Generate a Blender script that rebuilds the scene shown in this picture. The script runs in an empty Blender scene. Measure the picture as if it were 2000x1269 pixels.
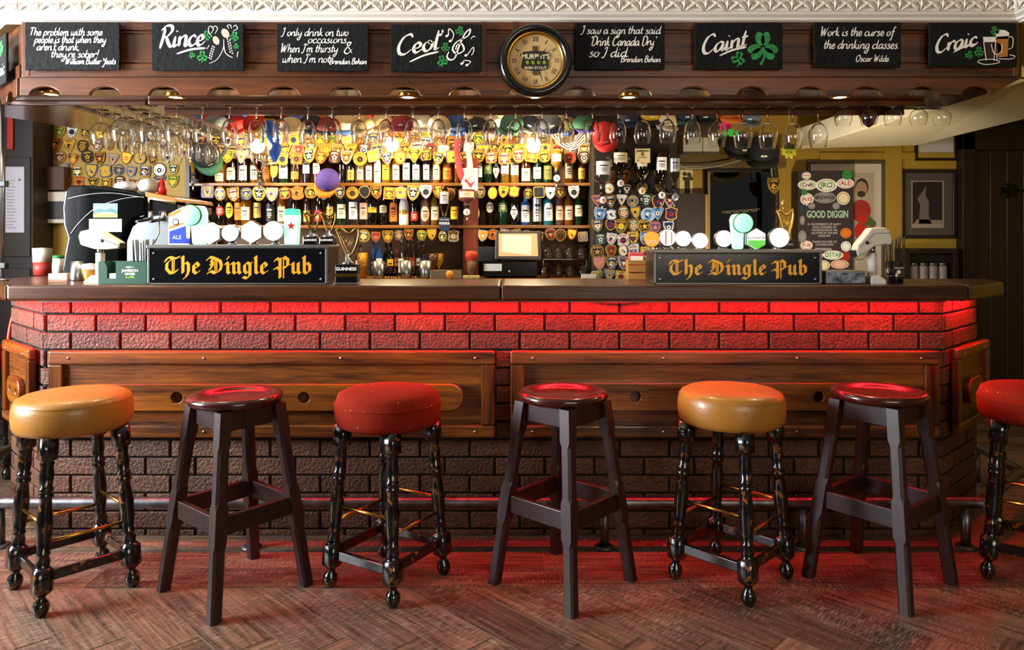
import bpy, bmesh, math, random
from mathutils import Vector, Matrix
SC = bpy.context.scene
C = SC.collection
PI = math.pi
R = random.Random(7)
# ---------------------------------------------------------------- camera, world, exposure
F, D, H, CX, CY = 1450.0, 3.266, 1.30, 1000.0, 468.0   # focal length in px of the 2000x1269 frame, camera distance to the brick face, eye height, horizon
def S(Y): return F / (Y + D)
def W(px, py, Y):
    s = S(Y); return Vector(((px - CX) / s, Y, H - (py - CY) / s))
cam = bpy.data.cameras.new('camera'); co = bpy.data.objects.new('camera', cam); C.objects.link(co)
co.location = (0, -D, H); co.rotation_euler = (PI / 2, 0, 0)
cam.sensor_width = 36; cam.lens = F / 2000 * 36; cam.shift_y = -(634.5 - CY) / 2000; cam.clip_start = .05
SC.camera = co
SC.view_settings.view_transform = 'Standard'; SC.view_settings.look = 'None'; SC.view_settings.gamma = 1
SC.view_settings.exposure = 0.4
wd = bpy.data.worlds.new('world'); SC.world = wd; wd.use_nodes = True
wd.node_tree.nodes['Background'].inputs[0].default_value = (.80, .86, 1, 1)
wd.node_tree.nodes['Background'].inputs[1].default_value = .035
SC.cycles.use_denoising = True
SC.cycles.max_bounces = 16; SC.cycles.transmission_bounces = 14; SC.cycles.glossy_bounces = 3; SC.cycles.diffuse_bounces = 3
SC.cycles.transparent_max_bounces = 8; SC.cycles.caustics_refractive = False; SC.cycles.caustics_reflective = False
SC.cycles.sample_clamp_indirect = 4
def area(name, loc, target, sx, sy, power, col):
    l = bpy.data.lights.new(name, 'AREA'); l.shape = 'RECTANGLE'; l.size = sx; l.size_y = sy; l.energy = power; l.color = col
    o = bpy.data.objects.new(name, l); C.objects.link(o); o.location = loc
    o.rotation_euler = (Vector(target) - Vector(loc)).to_track_quat('-Z', 'Y').to_euler(); return o
# daylight through the pub's street windows: one on the left, one behind the camera to the right
area('daylight_left_window', (-4.05, -1.15, 1.6), (-1.9, .1, 1.4), 1.3, 1.3, 155, (.88, .94, 1)).data.spread = math.radians(120)
area('daylight_street_window', (1.6, -5.2, 1.9), (.6, 0, .5), 2.4, 1.3, 60, (1, .87, .72))

def bulb(name, loc, power, col, r=.05):
    l = bpy.data.lights.new(name, 'POINT'); l.energy = power; l.color = col; l.shadow_soft_size = r
    o = bpy.data.objects.new(name, l); C.objects.link(o); o.location = loc; return o
def spot(name, loc, target, power, col, ang=100, blend=.6, r=.03):
    l = bpy.data.lights.new(name, 'SPOT'); l.energy = power; l.color = col; l.spot_size = math.radians(ang); l.spot_blend = blend; l.shadow_soft_size = r
    o = bpy.data.objects.new(name, l); C.objects.link(o); o.location = loc
    o.rotation_euler = (Vector(target) - Vector(loc)).to_track_quat('-Z', 'Y').to_euler(); return o
# added unseen spot low behind the counter, brightens stair soffit and ochre wall
spot('added_soffit_fill_spot', (1.75, .85, .80), (1.85, 2.3, 2.0), 70, (1, .84, .58), 105, .7, .08)
# ---------------------------------------------------------------- helpers
def lin(c):
    if isinstance(c, str):
        c = [int(c[i:i + 2], 16) / 255 for i in (0, 2, 4)]
        return tuple(x / 12.92 if x <= .04045 else ((x + .055) / 1.055) ** 2.4 for x in c)
    return tuple(c)
_M = {}
def node(nt, t, **k):
    n = nt.nodes.new(t)
    for a, b in k.items():
        if a.startswith('i_'): n.inputs[a[2:].replace('_', ' ')].default_value = b
        else: setattr(n, a, b)
    return n
def mat(name, col=(.5, .5, .5), rough=.5, metal=0, emit=None, es=0, trans=0, ior=1.45, spec=.5, coat=0, var=None, bump=None, sheen=0, alpha=1):
    """var=(colour2, noise scale, contrast); bump=(noise scale, strength)"""
    if name in _M: return _M[name]
    m = bpy.data.materials.new(name); m.use_nodes = True; nt = m.node_tree; p = nt.nodes['Principled BSDF']
    p.inputs['Base Color'].default_value = (*lin(col), 1); p.inputs['Roughness'].default_value = rough; p.inputs['Metallic'].default_value = metal
    p.inputs['Transmission Weight'].default_value = trans; p.inputs['IOR'].default_value = ior; p.inputs['Specular IOR Level'].default_value = spec
    p.inputs['Coat Weight'].default_value = coat; p.inputs['Coat Roughness'].default_value = .12; p.inputs['Alpha'].default_value = alpha
    if sheen: p.inputs['Sheen Weight'].default_value = sheen
    if emit: p.inputs['Emission Color'].default_value = (*lin(emit), 1); p.inputs['Emission Strength'].default_value = es
    tc = None
    if var or bump: tc = node(nt, 'ShaderNodeTexCoord')
    if var:
        n = node(nt, 'ShaderNodeTexNoise', i_Scale=var[1], i_Detail=4.0); nt.links.new(tc.outputs['Object'], n.inputs['Vector'])
        r = node(nt, 'ShaderNodeValToRGB'); w = var[2]
        r.color_ramp.elements[0].position = .5 - w; r.color_ramp.elements[1].position = .5 + w
        r.color_ramp.elements[0].color = (*lin(col), 1); r.color_ramp.elements[1].color = (*lin(var[0]), 1)
        nt.links.new(n.outputs['Fac'], r.inputs[0]); nt.links.new(r.outputs[0], p.inputs['Base Color'])
    if bump:
        n = node(nt, 'ShaderNodeTexNoise', i_Scale=bump[0], i_Detail=3.0); nt.links.new(tc.outputs['Object'], n.inputs['Vector'])
        b = node(nt, 'ShaderNodeBump', i_Strength=bump[1], i_Distance=.01); nt.links.new(n.outputs['Fac'], b.inputs['Height']); nt.links.new(b.outputs[0], p.inputs['Normal'])
    _M[name] = m; return m
def wood(name, c1, c2, axis=0, scale=9, rough=.3, coat=.4, stretch=.06, bump=.06):
    if name in _M: return _M[name]
    m = mat(name, c1, rough, coat=coat); nt = m.node_tree; p = nt.nodes['Principled BSDF']
    tc = node(nt, 'ShaderNodeTexCoord'); mp = node(nt, 'ShaderNodeMapping'); sc = [1, 1, 1]; sc[axis] = stretch; mp.inputs['Scale'].default_value = sc
    nt.links.new(tc.outputs['Object'], mp.inputs[0])
    n1 = node(nt, 'ShaderNodeTexNoise', i_Scale=scale, i_Detail=6.0, i_Roughness=.65, i_Distortion=.6); nt.links.new(mp.outputs[0], n1.inputs['Vector'])
    n2 = node(nt, 'ShaderNodeTexNoise', i_Scale=scale * 9, i_Detail=3.0); nt.links.new(mp.outputs[0], n2.inputs['Vector'])
    mx = node(nt, 'ShaderNodeMath', operation='MULTIPLY_ADD'); mx.inputs[1].default_value = .35; nt.links.new(n2.outputs['Fac'], mx.inputs[0]); nt.links.new(n1.outputs['Fac'], mx.inputs[2])
    r = node(nt, 'ShaderNodeValToRGB'); r.color_ramp.elements[0].position = .5; r.color_ramp.elements[1].position = .85
    r.color_ramp.elements[0].color = (*lin(c1), 1); r.color_ramp.elements[1].color = (*lin(c2), 1)
    nt.links.new(mx.outputs[0], r.inputs[0]); nt.links.new(r.outputs[0], p.inputs['Base Color'])
    b = node(nt, 'ShaderNodeBump', i_Strength=bump, i_Distance=.01); nt.links.new(mx.outputs[0], b.inputs['Height']); nt.links.new(b.outputs[0], p.inputs['Normal'])
    return m
def rotm(ax, a): return Matrix.Rotation(a, 3, ax)
class MB:
    def __init__(s): s.v = []; s.f = []; s.m = []; s.sm = []
    def add(s, vs, fs, m=0, smooth=False):
        o = len(s.v); s.v += [tuple(v) for v in vs]
        for f in fs: s.f.append([i + o for i in f]); s.m.append(m); s.sm.append(smooth)
        return s
    def box(s, lo, hi, m=0):
        x0, y0, z0 = lo; x1, y1, z1 = hi
        v = [(x0, y0, z0), (x1, y0, z0), (x1, y1, z0), (x0, y1, z0), (x0, y0, z1), (x1, y0, z1), (x1, y1, z1), (x0, y1, z1)]
        return s.add(v, [(3, 2, 1, 0), (4, 5, 6, 7), (0, 1, 5, 4), (1, 2, 6, 5), (2, 3, 7, 6), (3, 0, 4, 7)], m)
    def obox(s, c, d, rot, m=0):
        c = Vector(c); x, y, z = d[0] / 2, d[1] / 2, d[2] / 2
        v = [c + rot @ Vector(q) for q in ((-x, -y, -z), (x, -y, -z), (x, y, -z), (-x, y, -z), (-x, -y, z), (x, -y, z), (x, y, z), (-x, y, z))]
        return s.add(v, [(3, 2, 1, 0), (4, 5, 6, 7), (0, 1, 5, 4), (1, 2, 6, 5), (2, 3, 7, 6), (3, 0, 4, 7)], m)
    def prism(s, pts, plane, lo, hi, m=0, smooth=False, side=None):
        n = len(pts); mk = {'xz': lambda a, b, h: (a, h, b), 'xy': lambda a, b, h: (a, b, h), 'yz': lambda a, b, h: (h, a, b)}[plane]
        v = [mk(a, b, lo) for a, b in pts] + [mk(a, b, hi) for a, b in pts]
        s.add(v, [list(range(n)), list(range(2 * n - 1, n - 1, -1))], m)
        o = len(s.v) - 2 * n
        for i in range(n): s.f.append([o + i, o + (i + 1) % n, o + n + (i + 1) % n, o + n + i]); s.m.append(m if side is None else side); s.sm.append(smooth)
        return s
    def loft(s, rings, m=0, smooth=True, caps=True, closed=True):
        n = len(rings[0]); v = [p for r in rings for p in r]; f = []
        for i in range(len(rings) - 1):
            for j in range(n if closed else n - 1): f.append((i * n + j, i * n + (j + 1) % n, (i + 1) * n + (j + 1) % n, (i + 1) * n + j))
        s.add(v, f, m, smooth)
        if caps:
            o = len(s.v) - len(v)
            s.f.append([o + j for j in range(n)][::-1]); s.m.append(m); s.sm.append(False)
            o = len(s.v) - n; s.f.append([o + j for j in range(n)]); s.m.append(m); s.sm.append(False)
        return s
    def lathe(s, prof, c=(0, 0, 0), n=24, m=0, rot=None, smooth=True, caps=True, sc=(1, 1)):
        c = Vector(c); rings = []
        for r, z in prof:
            r = max(r, 1e-4)
            q = [Vector((r * math.cos(2 * PI * k / n) * sc[0], r * math.sin(2 * PI * k / n) * sc[1], z)) for k in range(n)]
            rings.append([c + (rot @ p if rot else p) for p in q])
        return s.loft(rings, m, smooth, caps)
    def tube(s, pts, r, n=8, m=0, smooth=True):
        pts = [Vector(p) for p in pts]; rr = r if isinstance(r, (list, tuple)) else [r] * len(pts); rings = []
        up = None
        for i, p in enumerate(pts):
            t = (pts[min(i + 1, len(pts) - 1)] - pts[max(i - 1, 0)])
            if t.length < 1e-9: t = Vector((0, 0, 1))
            t.normalize()
            if up is None: up = Vector((0, 0, 1)) if abs(t.z) < .9 else Vector((1, 0, 0))
            a = t.cross(up)
            if a.length < 1e-6: a = t.orthogonal()
            a.normalize(); b = a.cross(t).normalized(); up = b
            rings.append([p + rr[i] * (a * math.cos(2 * PI * k / n) + b * math.sin(2 * PI * k / n)) for k in range(n)])
        return s.loft(rings, m, smooth)
    def ell(s, c, r, n=12, m=0, rot=None):
        k = max(6, n // 2)
        pr = [(math.sin(PI * i / k), -math.cos(PI * i / k)) for i in range(k + 1)]
        c = Vector(c); rings = []
        for q, z in pr:
            q = max(q, 1e-3)
            ring = [Vector((q * math.cos(2 * PI * j / n) * r[0], q * math.sin(2 * PI * j / n) * r[1], z * r[2])) for j in range(n)]
            rings.append([c + (rot @ p if rot else p) for p in ring])
        return s.loft(rings, m, True)
    def tf(s, M, start=0):
        for i in range(start, len(s.v)): s.v[i] = tuple(M @ Vector(s.v[i]))
        return s
    def build(s, name, mats, parent=None, bevel=0, seg=2, loc=None, rz=None):
        me = bpy.data.meshes.new(name); me.from_pydata(s.v, [], s.f)
        for m in (mats if isinstance(mats, (list, tuple)) else [mats]): me.materials.append(m)
        me.polygons.foreach_set('material_index', s.m); me.polygons.foreach_set('use_smooth', s.sm)
        bm = bmesh.new(); bm.from_mesh(me); bmesh.ops.recalc_face_normals(bm, faces=bm.faces); bm.to_mesh(me); bm.free()
        o = bpy.data.objects.new(name, me); C.objects.link(o)
        if parent: o.parent = parent
        if bevel:
            b = o.modifiers.new('edge', 'BEVEL'); b.width = bevel; b.segments = seg; b.limit_method = 'ANGLE'; b.angle_limit = math.radians(40)
        if loc is not None: o.location = loc
        if rz is not None: o.rotation_euler = (0, 0, rz)
        return o
def tag(o, label=None, cat=None, group=None, kind=None):
    if label: o['label'] = label
    if cat: o['category'] = cat
    if group: o['group'] = group
    if kind: o['kind'] = kind
    return o
def thing(name, label, cat, loc=(0, 0, 0), rz=0, group=None):
    o = bpy.data.objects.new(name, None); C.objects.link(o); o.location = loc; o.rotation_euler = (0, 0, rz); o.empty_display_size = .05
    return tag(o, label, cat, group)
def dup(root, loc, rz=0, label=None, group=None, scale=None):
    r = root.copy(); C.objects.link(r); r.location = loc; r.rotation_euler = (0, 0, rz)
    if scale: r.scale = (scale,) * 3 if not isinstance(scale, tuple) else scale
    if label: r['label'] = label
    if group: r['group'] = group
    for ch in list(root.children):
        c = ch.copy(); C.objects.link(c); c.parent = r
        for g in list(ch.children):
            d = g.copy(); C.objects.link(d); d.parent = c
    return r
ORD = 'first second third fourth fifth sixth seventh eighth ninth tenth eleventh twelfth thirteenth fourteenth fifteenth sixteenth seventeenth eighteenth nineteenth twentieth'.split()
TENS = {20: 'twenty', 30: 'thirty', 40: 'forty', 50: 'fifty', 60: 'sixty', 70: 'seventy', 80: 'eighty', 90: 'ninety'}
def nth(i):          # 0 -> first
    if i < 20: return ORD[i]
    t, u = divmod(i + 1, 10)
    return TENS[t * 10][:-1] + 'ieth' if u == 0 else TENS[t * 10] + '-' + ORD[u - 1]
def cr(pts, n=6):    # Catmull-Rom through 2-D or 3-D points
    P = [Vector(p) for p in pts]
    if len(P) < 3: return P
    out = []
    for i in range(len(P) - 1):
        p0 = P[max(i - 1, 0)]; p1 = P[i]; p2 = P[i + 1]; p3 = P[min(i + 2, len(P) - 1)]
        for k in range(n):
            t = k / n
            out.append(.5 * ((2 * p1) + (p2 - p0) * t + (2 * p0 - 5 * p1 + 4 * p2 - p3) * t * t + (3 * p1 - p0 - 3 * p2 + p3) * t ** 3))
    out.append(P[-1]); return out
def text(s, size, c, m, name, parent=None, ext=.0008, rot=(PI / 2, 0, 0), sx=1, align='CENTER', bold=0):
    cu = bpy.data.curves.new('t', 'FONT'); cu.body = s; cu.size = size; cu.extrude = ext; cu.align_x = align; cu.align_y = 'CENTER'; cu.offset = bold * size
    cu.resolution_u = 3
    t = bpy.data.objects.new('t', cu); C.objects.link(t); bpy.context.view_layer.update()
    me = bpy.data.meshes.new_from_object(t.evaluated_get(bpy.context.evaluated_depsgraph_get())); bpy.data.objects.remove(t); bpy.data.curves.remove(cu)
    M = Matrix.Translation(c) @ (Vector(rot).to_tuple() and Matrix.Identity(4))
    from mathutils import Euler
    me.transform(Matrix.Translation(c) @ Euler(rot).to_matrix().to_4x4() @ Matrix.Diagonal((sx, 1, 1, 1)))
    me.materials.clear(); me.materials.append(m); me.name = name
    o = bpy.data.objects.new(name, me); C.objects.link(o)
    if parent: o.parent = parent
    return o
# ---------------------------------------------------------------- materials
M_OCHRE = mat('ochre_paint', '96761f', .6, var=('a8862c', 3, .3), bump=(60, .05))
M_CREAM = mat('cream_plaster', 'efe6d6', .55, bump=(40, .04))
M_CEIL = mat('ceiling_paint', 'e6dccd', .7)
M_STUCCO = mat('textured_stucco', 'f0e2c0', .7, bump=(140, .6))
M_WALN = wood('walnut_panel', '280f03', '83460e', 0, 15, .36, .2)
M_WALP = wood('golden_walnut', '3c1a06', '93520f', 0, 11, .32, .3)
M_WALV = wood('walnut_upright', '240e03', '703a0c', 2, 15, .28, .5)
M_FASC = wood('canopy_mahogany', '2a0f02', '6a350b', 0, 13, .38, .2)
M_FASV = wood('canopy_mahogany_upright', '2a0f02', '6a350b', 2, 13, .38, .2)
M_COUNT = wood('counter_hardwood', '240d03', '522a0b', 0, 12, .3, .15)
M_STOOL = wood('dark_stool_wood', '1a0a09', '341819', 2, 10, .45, .05)
M_STOOLSEAT = wood('stool_seat_wood', '260a08', '42120e', 0, 8, .22, .5)
M_DARKW = wood('dark_joinery', '100603', '1f1008', 2, 6, .5, .05)
M_SHELF = wood('backbar_shelf_wood', '5a3210', '9a621f', 0, 6, .4, .2)
M_BRASS = mat('brass', 'c79a45', .22, 1)
M_STEEL = mat('brushed_steel', '9c9ea0', .3, 1)
M_DSTEEL = mat('dark_steel_pipe', '77787a', .4, .9, var=('4a4b4e', 20, .2))
M_BLACK = mat('black_gloss', '08080a', .18, coat=.5)
M_BLACKM = mat('black_matt', '0c0c0d', .5)
M_WHITE = mat('white_plastic', 'd2ccc2', .35)
M_SLATE = mat('black_slate', '0b0b0a', .8, spec=.25, var=('131312', 30, .2), bump=(50, .35))
M_CHALK = mat('white_chalk_paint', 'f2ece2', .8)
M_GREEN = mat('shamrock_green', '2f9a48', .7, var=('1b6b30', 40, .2))
M_GOLD = mat('gilt_lettering', 'e29b1b', .4, metal=.2)
M_GLASS = mat('clear_glass', 'ffffff', .0, trans=1, ior=1.48)
M_PAPER = mat('white_paper', 'ece8df', .7)
M_RED = mat('red_paint', 'b3121a', .4)

# ---------------------------------------------------------------- the room
def struct(o): o['kind'] = 'structure'; return o
def floor_build():
    me = bpy.data.meshes.new('floor'); bm = bmesh.new(); uvl = bm.loops.layers.uv.new('plank'); cl = bm.loops.layers.float_color.new('tone')
    rr = random.Random(3)
    def clip(poly, f):                       # keep f(p) >= 0
        out = []
        for i in range(len(poly)):
            a, b = poly[i], poly[(i + 1) % len(poly)]; fa, fb = f(a), f(b)
            if fa >= 0: out.append(a)
            if fa * fb < 0:
                t = fa / (fa - fb); out.append((a[0] + (b[0] - a[0]) * t, a[1] + (b[1] - a[1]) * t))
        return out
    def plank(poly, org, ax):
        if len(poly) < 3: return
        vs = [bm.verts.new((p[0], p[1], 0)) for p in poly]; f = bm.faces.new(vs); ou, ov, t = rr.random() * 40, rr.random() * 40, rr.random()
        for l, p in zip(f.loops, poly):
            dx, dy = p[0] - org[0], p[1] - org[1]
            l[uvl].uv = (dx * ax[0] + dy * ax[1] + ou, -dx * ax[1] + dy * ax[0] + ov); l[cl] = (t, t, t, 1)
    w, k, g = .17, 4, .0022; c45 = math.sqrt(.5); YB = -.494
    def rot(u, v): return ((u + v) * c45 + .06, (v - u) * c45 + YB + .02)
    def hb(u0, v0, u1, v1, ax):
        poly = [rot(u0 + g, v0 + g), rot(u1 - g, v0 + g), rot(u1 - g, v1 - g), rot(u0 + g, v1 - g)]
        if min(p[1] for p in poly) > YB or max(p[1] for p in poly) < -3.1 or min(abs(p[0]) for p in poly) > 4.2: return
        poly = clip(poly, lambda p: YB - g - p[1])
        plank(poly, rot(u0, v0), ax)
    for x in range(-30, 30):
        for y in range(-40, 40):
            t = (x - y) % (2 * k)
            if t == 0: hb(x * w, y * w, (x + k) * w, (y + 1) * w, (c45, -c45))
            if t == 2 * k - 1: hb(x * w, y * w, (x + 1) * w, (y + k) * w, (c45, c45))
    y = YB; row = 0
    while y < 2.9:
        x = -4.2 + (row % 3) * .43
        while x < 4.2:
            plank([(x + g, y + g), (x + 1.3 - g, y + g), (x + 1.3 - g, y + .165 - g), (x + g, y + .165 - g)], (x, y), (1, 0)); x += 1.3
        y += .165; row += 1
    vs = [bm.verts.new(p) for p in ((-4.3, -3.2, -.002), (4.3, -3.2, -.002), (4.3, 2.95, -.002), (-4.3, 2.95, -.002))]
    f = bm.faces.new(vs); f.material_index = 1
    bmesh.ops.recalc_face_normals(bm, faces=bm.faces)
    for f in bm.faces:
        if f.normal.z < 0: f.normal_flip()
    bm.to_mesh(me); bm.free()
    m = bpy.data.materials.new('herringbone_planks'); m.use_nodes = True; nt = m.node_tree; p = nt.nodes['Principled BSDF']
    uv = node(nt, 'ShaderNodeUVMap', uv_map='plank'); at = node(nt, 'ShaderNodeAttribute', attribute_name='tone')
    mp = node(nt, 'ShaderNodeMapping'); mp.inputs['Scale'].default_value = (1.2, 18, 1); nt.links.new(uv.outputs[0], mp.inputs[0])
    n1 = node(nt, 'ShaderNodeTexNoise', i_Scale=3.0, i_Detail=7.0, i_Roughness=.7, i_Distortion=.5); nt.links.new(mp.outputs[0], n1.inputs['Vector'])
    r1 = node(nt, 'ShaderNodeValToRGB'); r1.color_ramp.elements[0].position = .33; r1.color_ramp.elements[1].position = .72
    r1.color_ramp.elements[0].color = (*lin('36271d'), 1); r1.color_ramp.elements[1].color = (*lin('a08069'), 1); nt.links.new(n1.outputs['Fac'], r1.inputs[0])
    mt = node(nt, 'ShaderNodeMix', data_type='RGBA', blend_type='MULTIPLY'); mt.inputs[0].default_value = .75
    rt = node(nt, 'ShaderNodeValToRGB'); rt.color_ramp.elements[0].color = (.27, .25, .24, 1); rt.color_ramp.elements[1].color = (1, .96, .9, 1)
    nt.links.new(at.outputs['Color'], rt.inputs[0]); nt.links.new(r1.outputs[0], mt.inputs[6]); nt.links.new(rt.outputs[0], mt.inputs[7])
    # pale saw marks across the grain
    mp2 = node(nt, 'ShaderNodeMapping'); mp2.inputs['Scale'].default_value = (230, 22, 1); nt.links.new(uv.outputs[0], mp2.inputs[0])
    n2 = node(nt, 'ShaderNodeTexNoise', i_Scale=1.0, i_Detail=2.0, i_Roughness=.5); nt.links.new(mp2.outputs[0], n2.inputs['Vector'])
    n3 = node(nt, 'ShaderNodeTexNoise', i_Scale=2.5, i_Detail=2.0); nt.links.new(uv.outputs[0], n3.inputs['Vector'])
    ad = node(nt, 'ShaderNodeMath', operation='MULTIPLY_ADD'); ad.inputs[1].default_value = .45; nt.links.new(n3.outputs['Fac'], ad.inputs[0]); nt.links.new(n2.outputs['Fac'], ad.inputs[2])
    r2 = node(nt, 'ShaderNodeValToRGB'); r2.color_ramp.elements[0].position = .77; r2.color_ramp.elements[1].position = .93
    r2.color_ramp.elements[1].color = (.33, .33, .33, 1); nt.links.new(ad.outputs[0], r2.inputs[0])
    mx = node(nt, 'ShaderNodeMix', data_type='RGBA'); mx.inputs[7].default_value = (*lin('c4b09c'), 1)
    nt.links.new(r2.outputs[0], mx.inputs[0]); nt.links.new(mt.outputs[2], mx.inputs[6]); nt.links.new(mx.outputs[2], p.inputs['Base Color'])
    p.inputs['Roughness'].default_value = .38
    b = node(nt, 'ShaderNodeBump', i_Strength=.25, i_Distance=.004); nt.links.new(n2.outputs['Fac'], b.inputs['Height']); nt.links.new(b.outputs[0], p.inputs['Normal'])
    me.materials.append(m); me.materials.append(mat('floor_grout', '8a786a', .8))
    o = bpy.data.objects.new('floor', me); C.objects.link(o); return struct(o)
floor_build()
YW = 2.25                                    # back-bar wall
struct(MB().box((-4.3, YW, 0), (1.02, YW + .1, 2.4)).build('wall_back', mat('backbar_paint', '5b3a18', .6)))
YR = 2.6                                     # ochre wall at the right end
struct(MB().box((.9, YR, 0), (4.3, YR + .1, 2.4)).build('wall_right', M_OCHRE))
struct(MB().box((-4.3, -3.1, 0), (-4.2, -1.85, 2.35)).box((-4.3, -.45, 0), (-4.2, YW, 2.35)).box((-4.3, -1.85, 0), (-4.2, -.45, .9)).box((-4.3, -1.85, 2.25), (-4.2, -.45, 2.35)).build('wall_left', M_OCHRE))
struct(MB().box((4.2, -3.1, 0), (4.3, 2.6, 2.4)).build('wall_far_right', M_OCHRE))
struct(MB().box((-4.3, -3.2, 2.345), (4.3, 2.7, 2.42)).build('ceiling', M_CEIL))
# boxed-in stair soffit falling from the front right towards the back wall
a, b, c, d = W(2030, 150, .35), W(2030, 226, 1.15), W(1790, 284, 2.42), W(1560, 291, 2.42)
up = Vector((0, 0, .16))
sb = MB(); sb.add([a, b, c, d, a + up, b + up, c + up, d + up], [(0, 1, 2, 3), (7, 6, 5, 4), (0, 4, 5, 1), (1, 5, 6, 2), (2, 6, 7, 3), (3, 7, 4, 0)])
struct(sb.build('ceiling_stair_soffit', M_STUCCO, bevel=.01))
struct(MB().box((2.20, -3.0, 2.0), (2.6, -.03, 2.345)).build('wall_bulkhead', M_OCHRE))

# plaster cornice with a band of crossed leaves
def cornice(p0, p1, phase=0.0):
    p0, p1 = Vector((*p0, 0)), Vector((*p1, 0)); u = (p1 - p0); L = u.length; u.normalize(); n = Vector((u.y, -u.x, 0))
    mb = MB()
    prof = [(0, 2.235), (.012, 2.235), (.016, 2.243), (.026, 2.246), (.028, 2.256), (.046, 2.264), (.05, 2.268), (.05, 2.273), (.058, 2.275), (.064, 2.325), (.09, 2.328), (.094, 2.334), (.094, 2.346), (0, 2.346)]
    rings = [[p + n * a + Vector((0, 0, z)) for a, z in prof] for p in (p0, p1)]
    mb.loft(rings, 0, False)
    T = .0905; k = int(L / T); 
    def q(a, off, z): return p0 + u * a + n * off + Vector((0, 0, z))
    for i in range(k):
        a0 = (i + .5) * L / k
        for sgn in (-1, 1):                   # crossed curling strands
            pts = [q(a0 + sgn * T * t, .060 + .012 * math.sin(PI * w), 2.277 + .046 * w) for t, w in ((-.48, .02), (-.3, .18), (-.12, .42), (.05, .66), (.26, .88), (.40, .98))]
            mb.tube(pts, [.0035, .005, .006, .006, .005, .003], 6)
            for t, w in ((-.34, .34), (-.2, .62), (-.42, .62), (-.3, .88)):
                c = q(a0 + sgn * T * t, .062 + .004, 2.277 + .046 * w); ang = sgn * (.9 - w)
                mb.ell(c, (.0056, .006, .0120), 8, 0, Matrix.Rotation(math.atan2(u.y, u.x), 3, 'Z') @ rotm('Y', ang))
        for kk in range(5):                   # flower head in each lozenge
            an = PI * (kk - 2) / 4.5
            c = q(a0 + .012 * math.sin(an), .068, 2.292 + .013 * math.cos(an))
            mb.ell(c, (.0046, .006, .0100), 8, 0, Matrix.Rotation(math.atan2(u.y, u.x), 3, 'Z') @ rotm('Y', an))
        pts = [q(a0 + T / 2, .062, 2.277), q(a0 + T / 2, .074, 2.30), q(a0 + T / 2, .070, 2.324)]
        mb.tube(pts, [.003, .006, .003], 6)
    return mb
FY = -.05
struct(cornice((-2.20, FY + .01), (2.2, FY + .01)).build('trim_1', M_CREAM))
struct(cornice((-3.1, FY + .91), (-2.20, FY + .01)).build('trim_2', M_CREAM))
struct(cornice((2.2, FY + .01), (2.2, -3.0)).build('trim_3', M_CREAM))
# ---------------------------------------------------------------- the bar: brick front, counter, panels, foot rail, LED strip
rb = random.Random(5)
M_BRK = [mat('brick_%d' % i, c, .62, var=(c2, 25, .25), bump=(80, .8)) for i, (c, c2) in enumerate((('57331f', '3a1e10'), ('603a25', '422412'), ('4c2b1a', '341a0e')))]
M_MORT = mat('dark_mortar', '1a1513', .9)
CB = .0787; BL = .2195
def bricks(mb, p0, p1, phase, ztop=1.0415, first=.0):
    p0, p1 = Vector((*p0, 0)), Vector((*p1, 0)); u = p1 - p0; L = u.length; u.normalize(); n = Vector((u.y, -u.x, 0))
    M = Matrix(((u.x, n.x, 0), (u.y, n.y, 0), (0, 0, 1)))
    def bx(a0, a1, o0, o1, z0, z1, m): mb.obox(p0 + u * (a0 + a1) / 2 + n * (o0 + o1) / 2 + Vector((0, 0, (z0 + z1) / 2)), (a1 - a0, o1 - o0, z1 - z0), M, m)
    bx(0, L, -.10, -.012, 0, ztop, 3)
    z = .973; row = 0
    rows = [(z + CB * i, i) for i in range(-13, 2)]
    for z0, i in rows:
        z1 = min(z0 + CB, ztop) - .005; z0 = max(z0 + .004, .0)
        if z1 - z0 < .01: continue
        x = phase + (BL / 2 if i % 2 else 0); x -= math.ceil((x + BL) / BL) * BL
        while x < L:
            a0, a1 = max(x + .005, 0), min(x + BL - .006, L)
            if a1 - a0 > .012: bx(a0, a1, -.05, rb.uniform(-.0015, .0025), z0, z1, rb.randrange(3))
            x += BL
BLx, BRx = -2.065, 1.899
mb = MB()
bricks(mb, (BLx, 0), (BRx, 0), -1.502 - BLx)
bricks(mb, (BLx - .395, .38), (BLx, 0), .07)
bricks(mb, (BRx, 0), (BRx + .365, .35), .13)
bricks(mb, (BLx - .395, 1.6), (BLx - .395, .38), .0)
bricks(mb, (BRx + .365, .35), (BRx + .365, .46), .0)
o = mb.build('brick_bar_front', M_BRK + [M_MORT], bevel=.003, seg=1)
tag(o, 'long brown brick bar front with cut corners, lit red at the top', 'bar')
# the slab that closes the bar behind, below the worktop
ct = thing('bar_counter', 'long dark varnished wooden bar worktop with a seam in the middle', 'counter')
ZT, ZB = 1.109, 1.042
def board(pts): MB().prism(pts, 'xy', ZB, ZT).build('counter_board', M_COUNT, ct, bevel=.012, seg=3)
g = .0015
xl, xr, xs = -2.127, 1.918, -.047
board([(xl + g, -.15), (xs - g, -.15), (xs - g, .36), (xl + .24, .36)])
board([(xs + g, -.15), (xr - g, -.15), (xr + .05, .37), (xs + g, .37)])
board([(xr + g, -.148), (2.264, .154), (2.33, .37), (xr + .05 + 2 * g, .37)])
board([(xl - g, -.148), (xl + .24 - 2 * g, .36), (-1.80, 1.6), (-2.50, 1.6), (-2.50, .19)])
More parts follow.
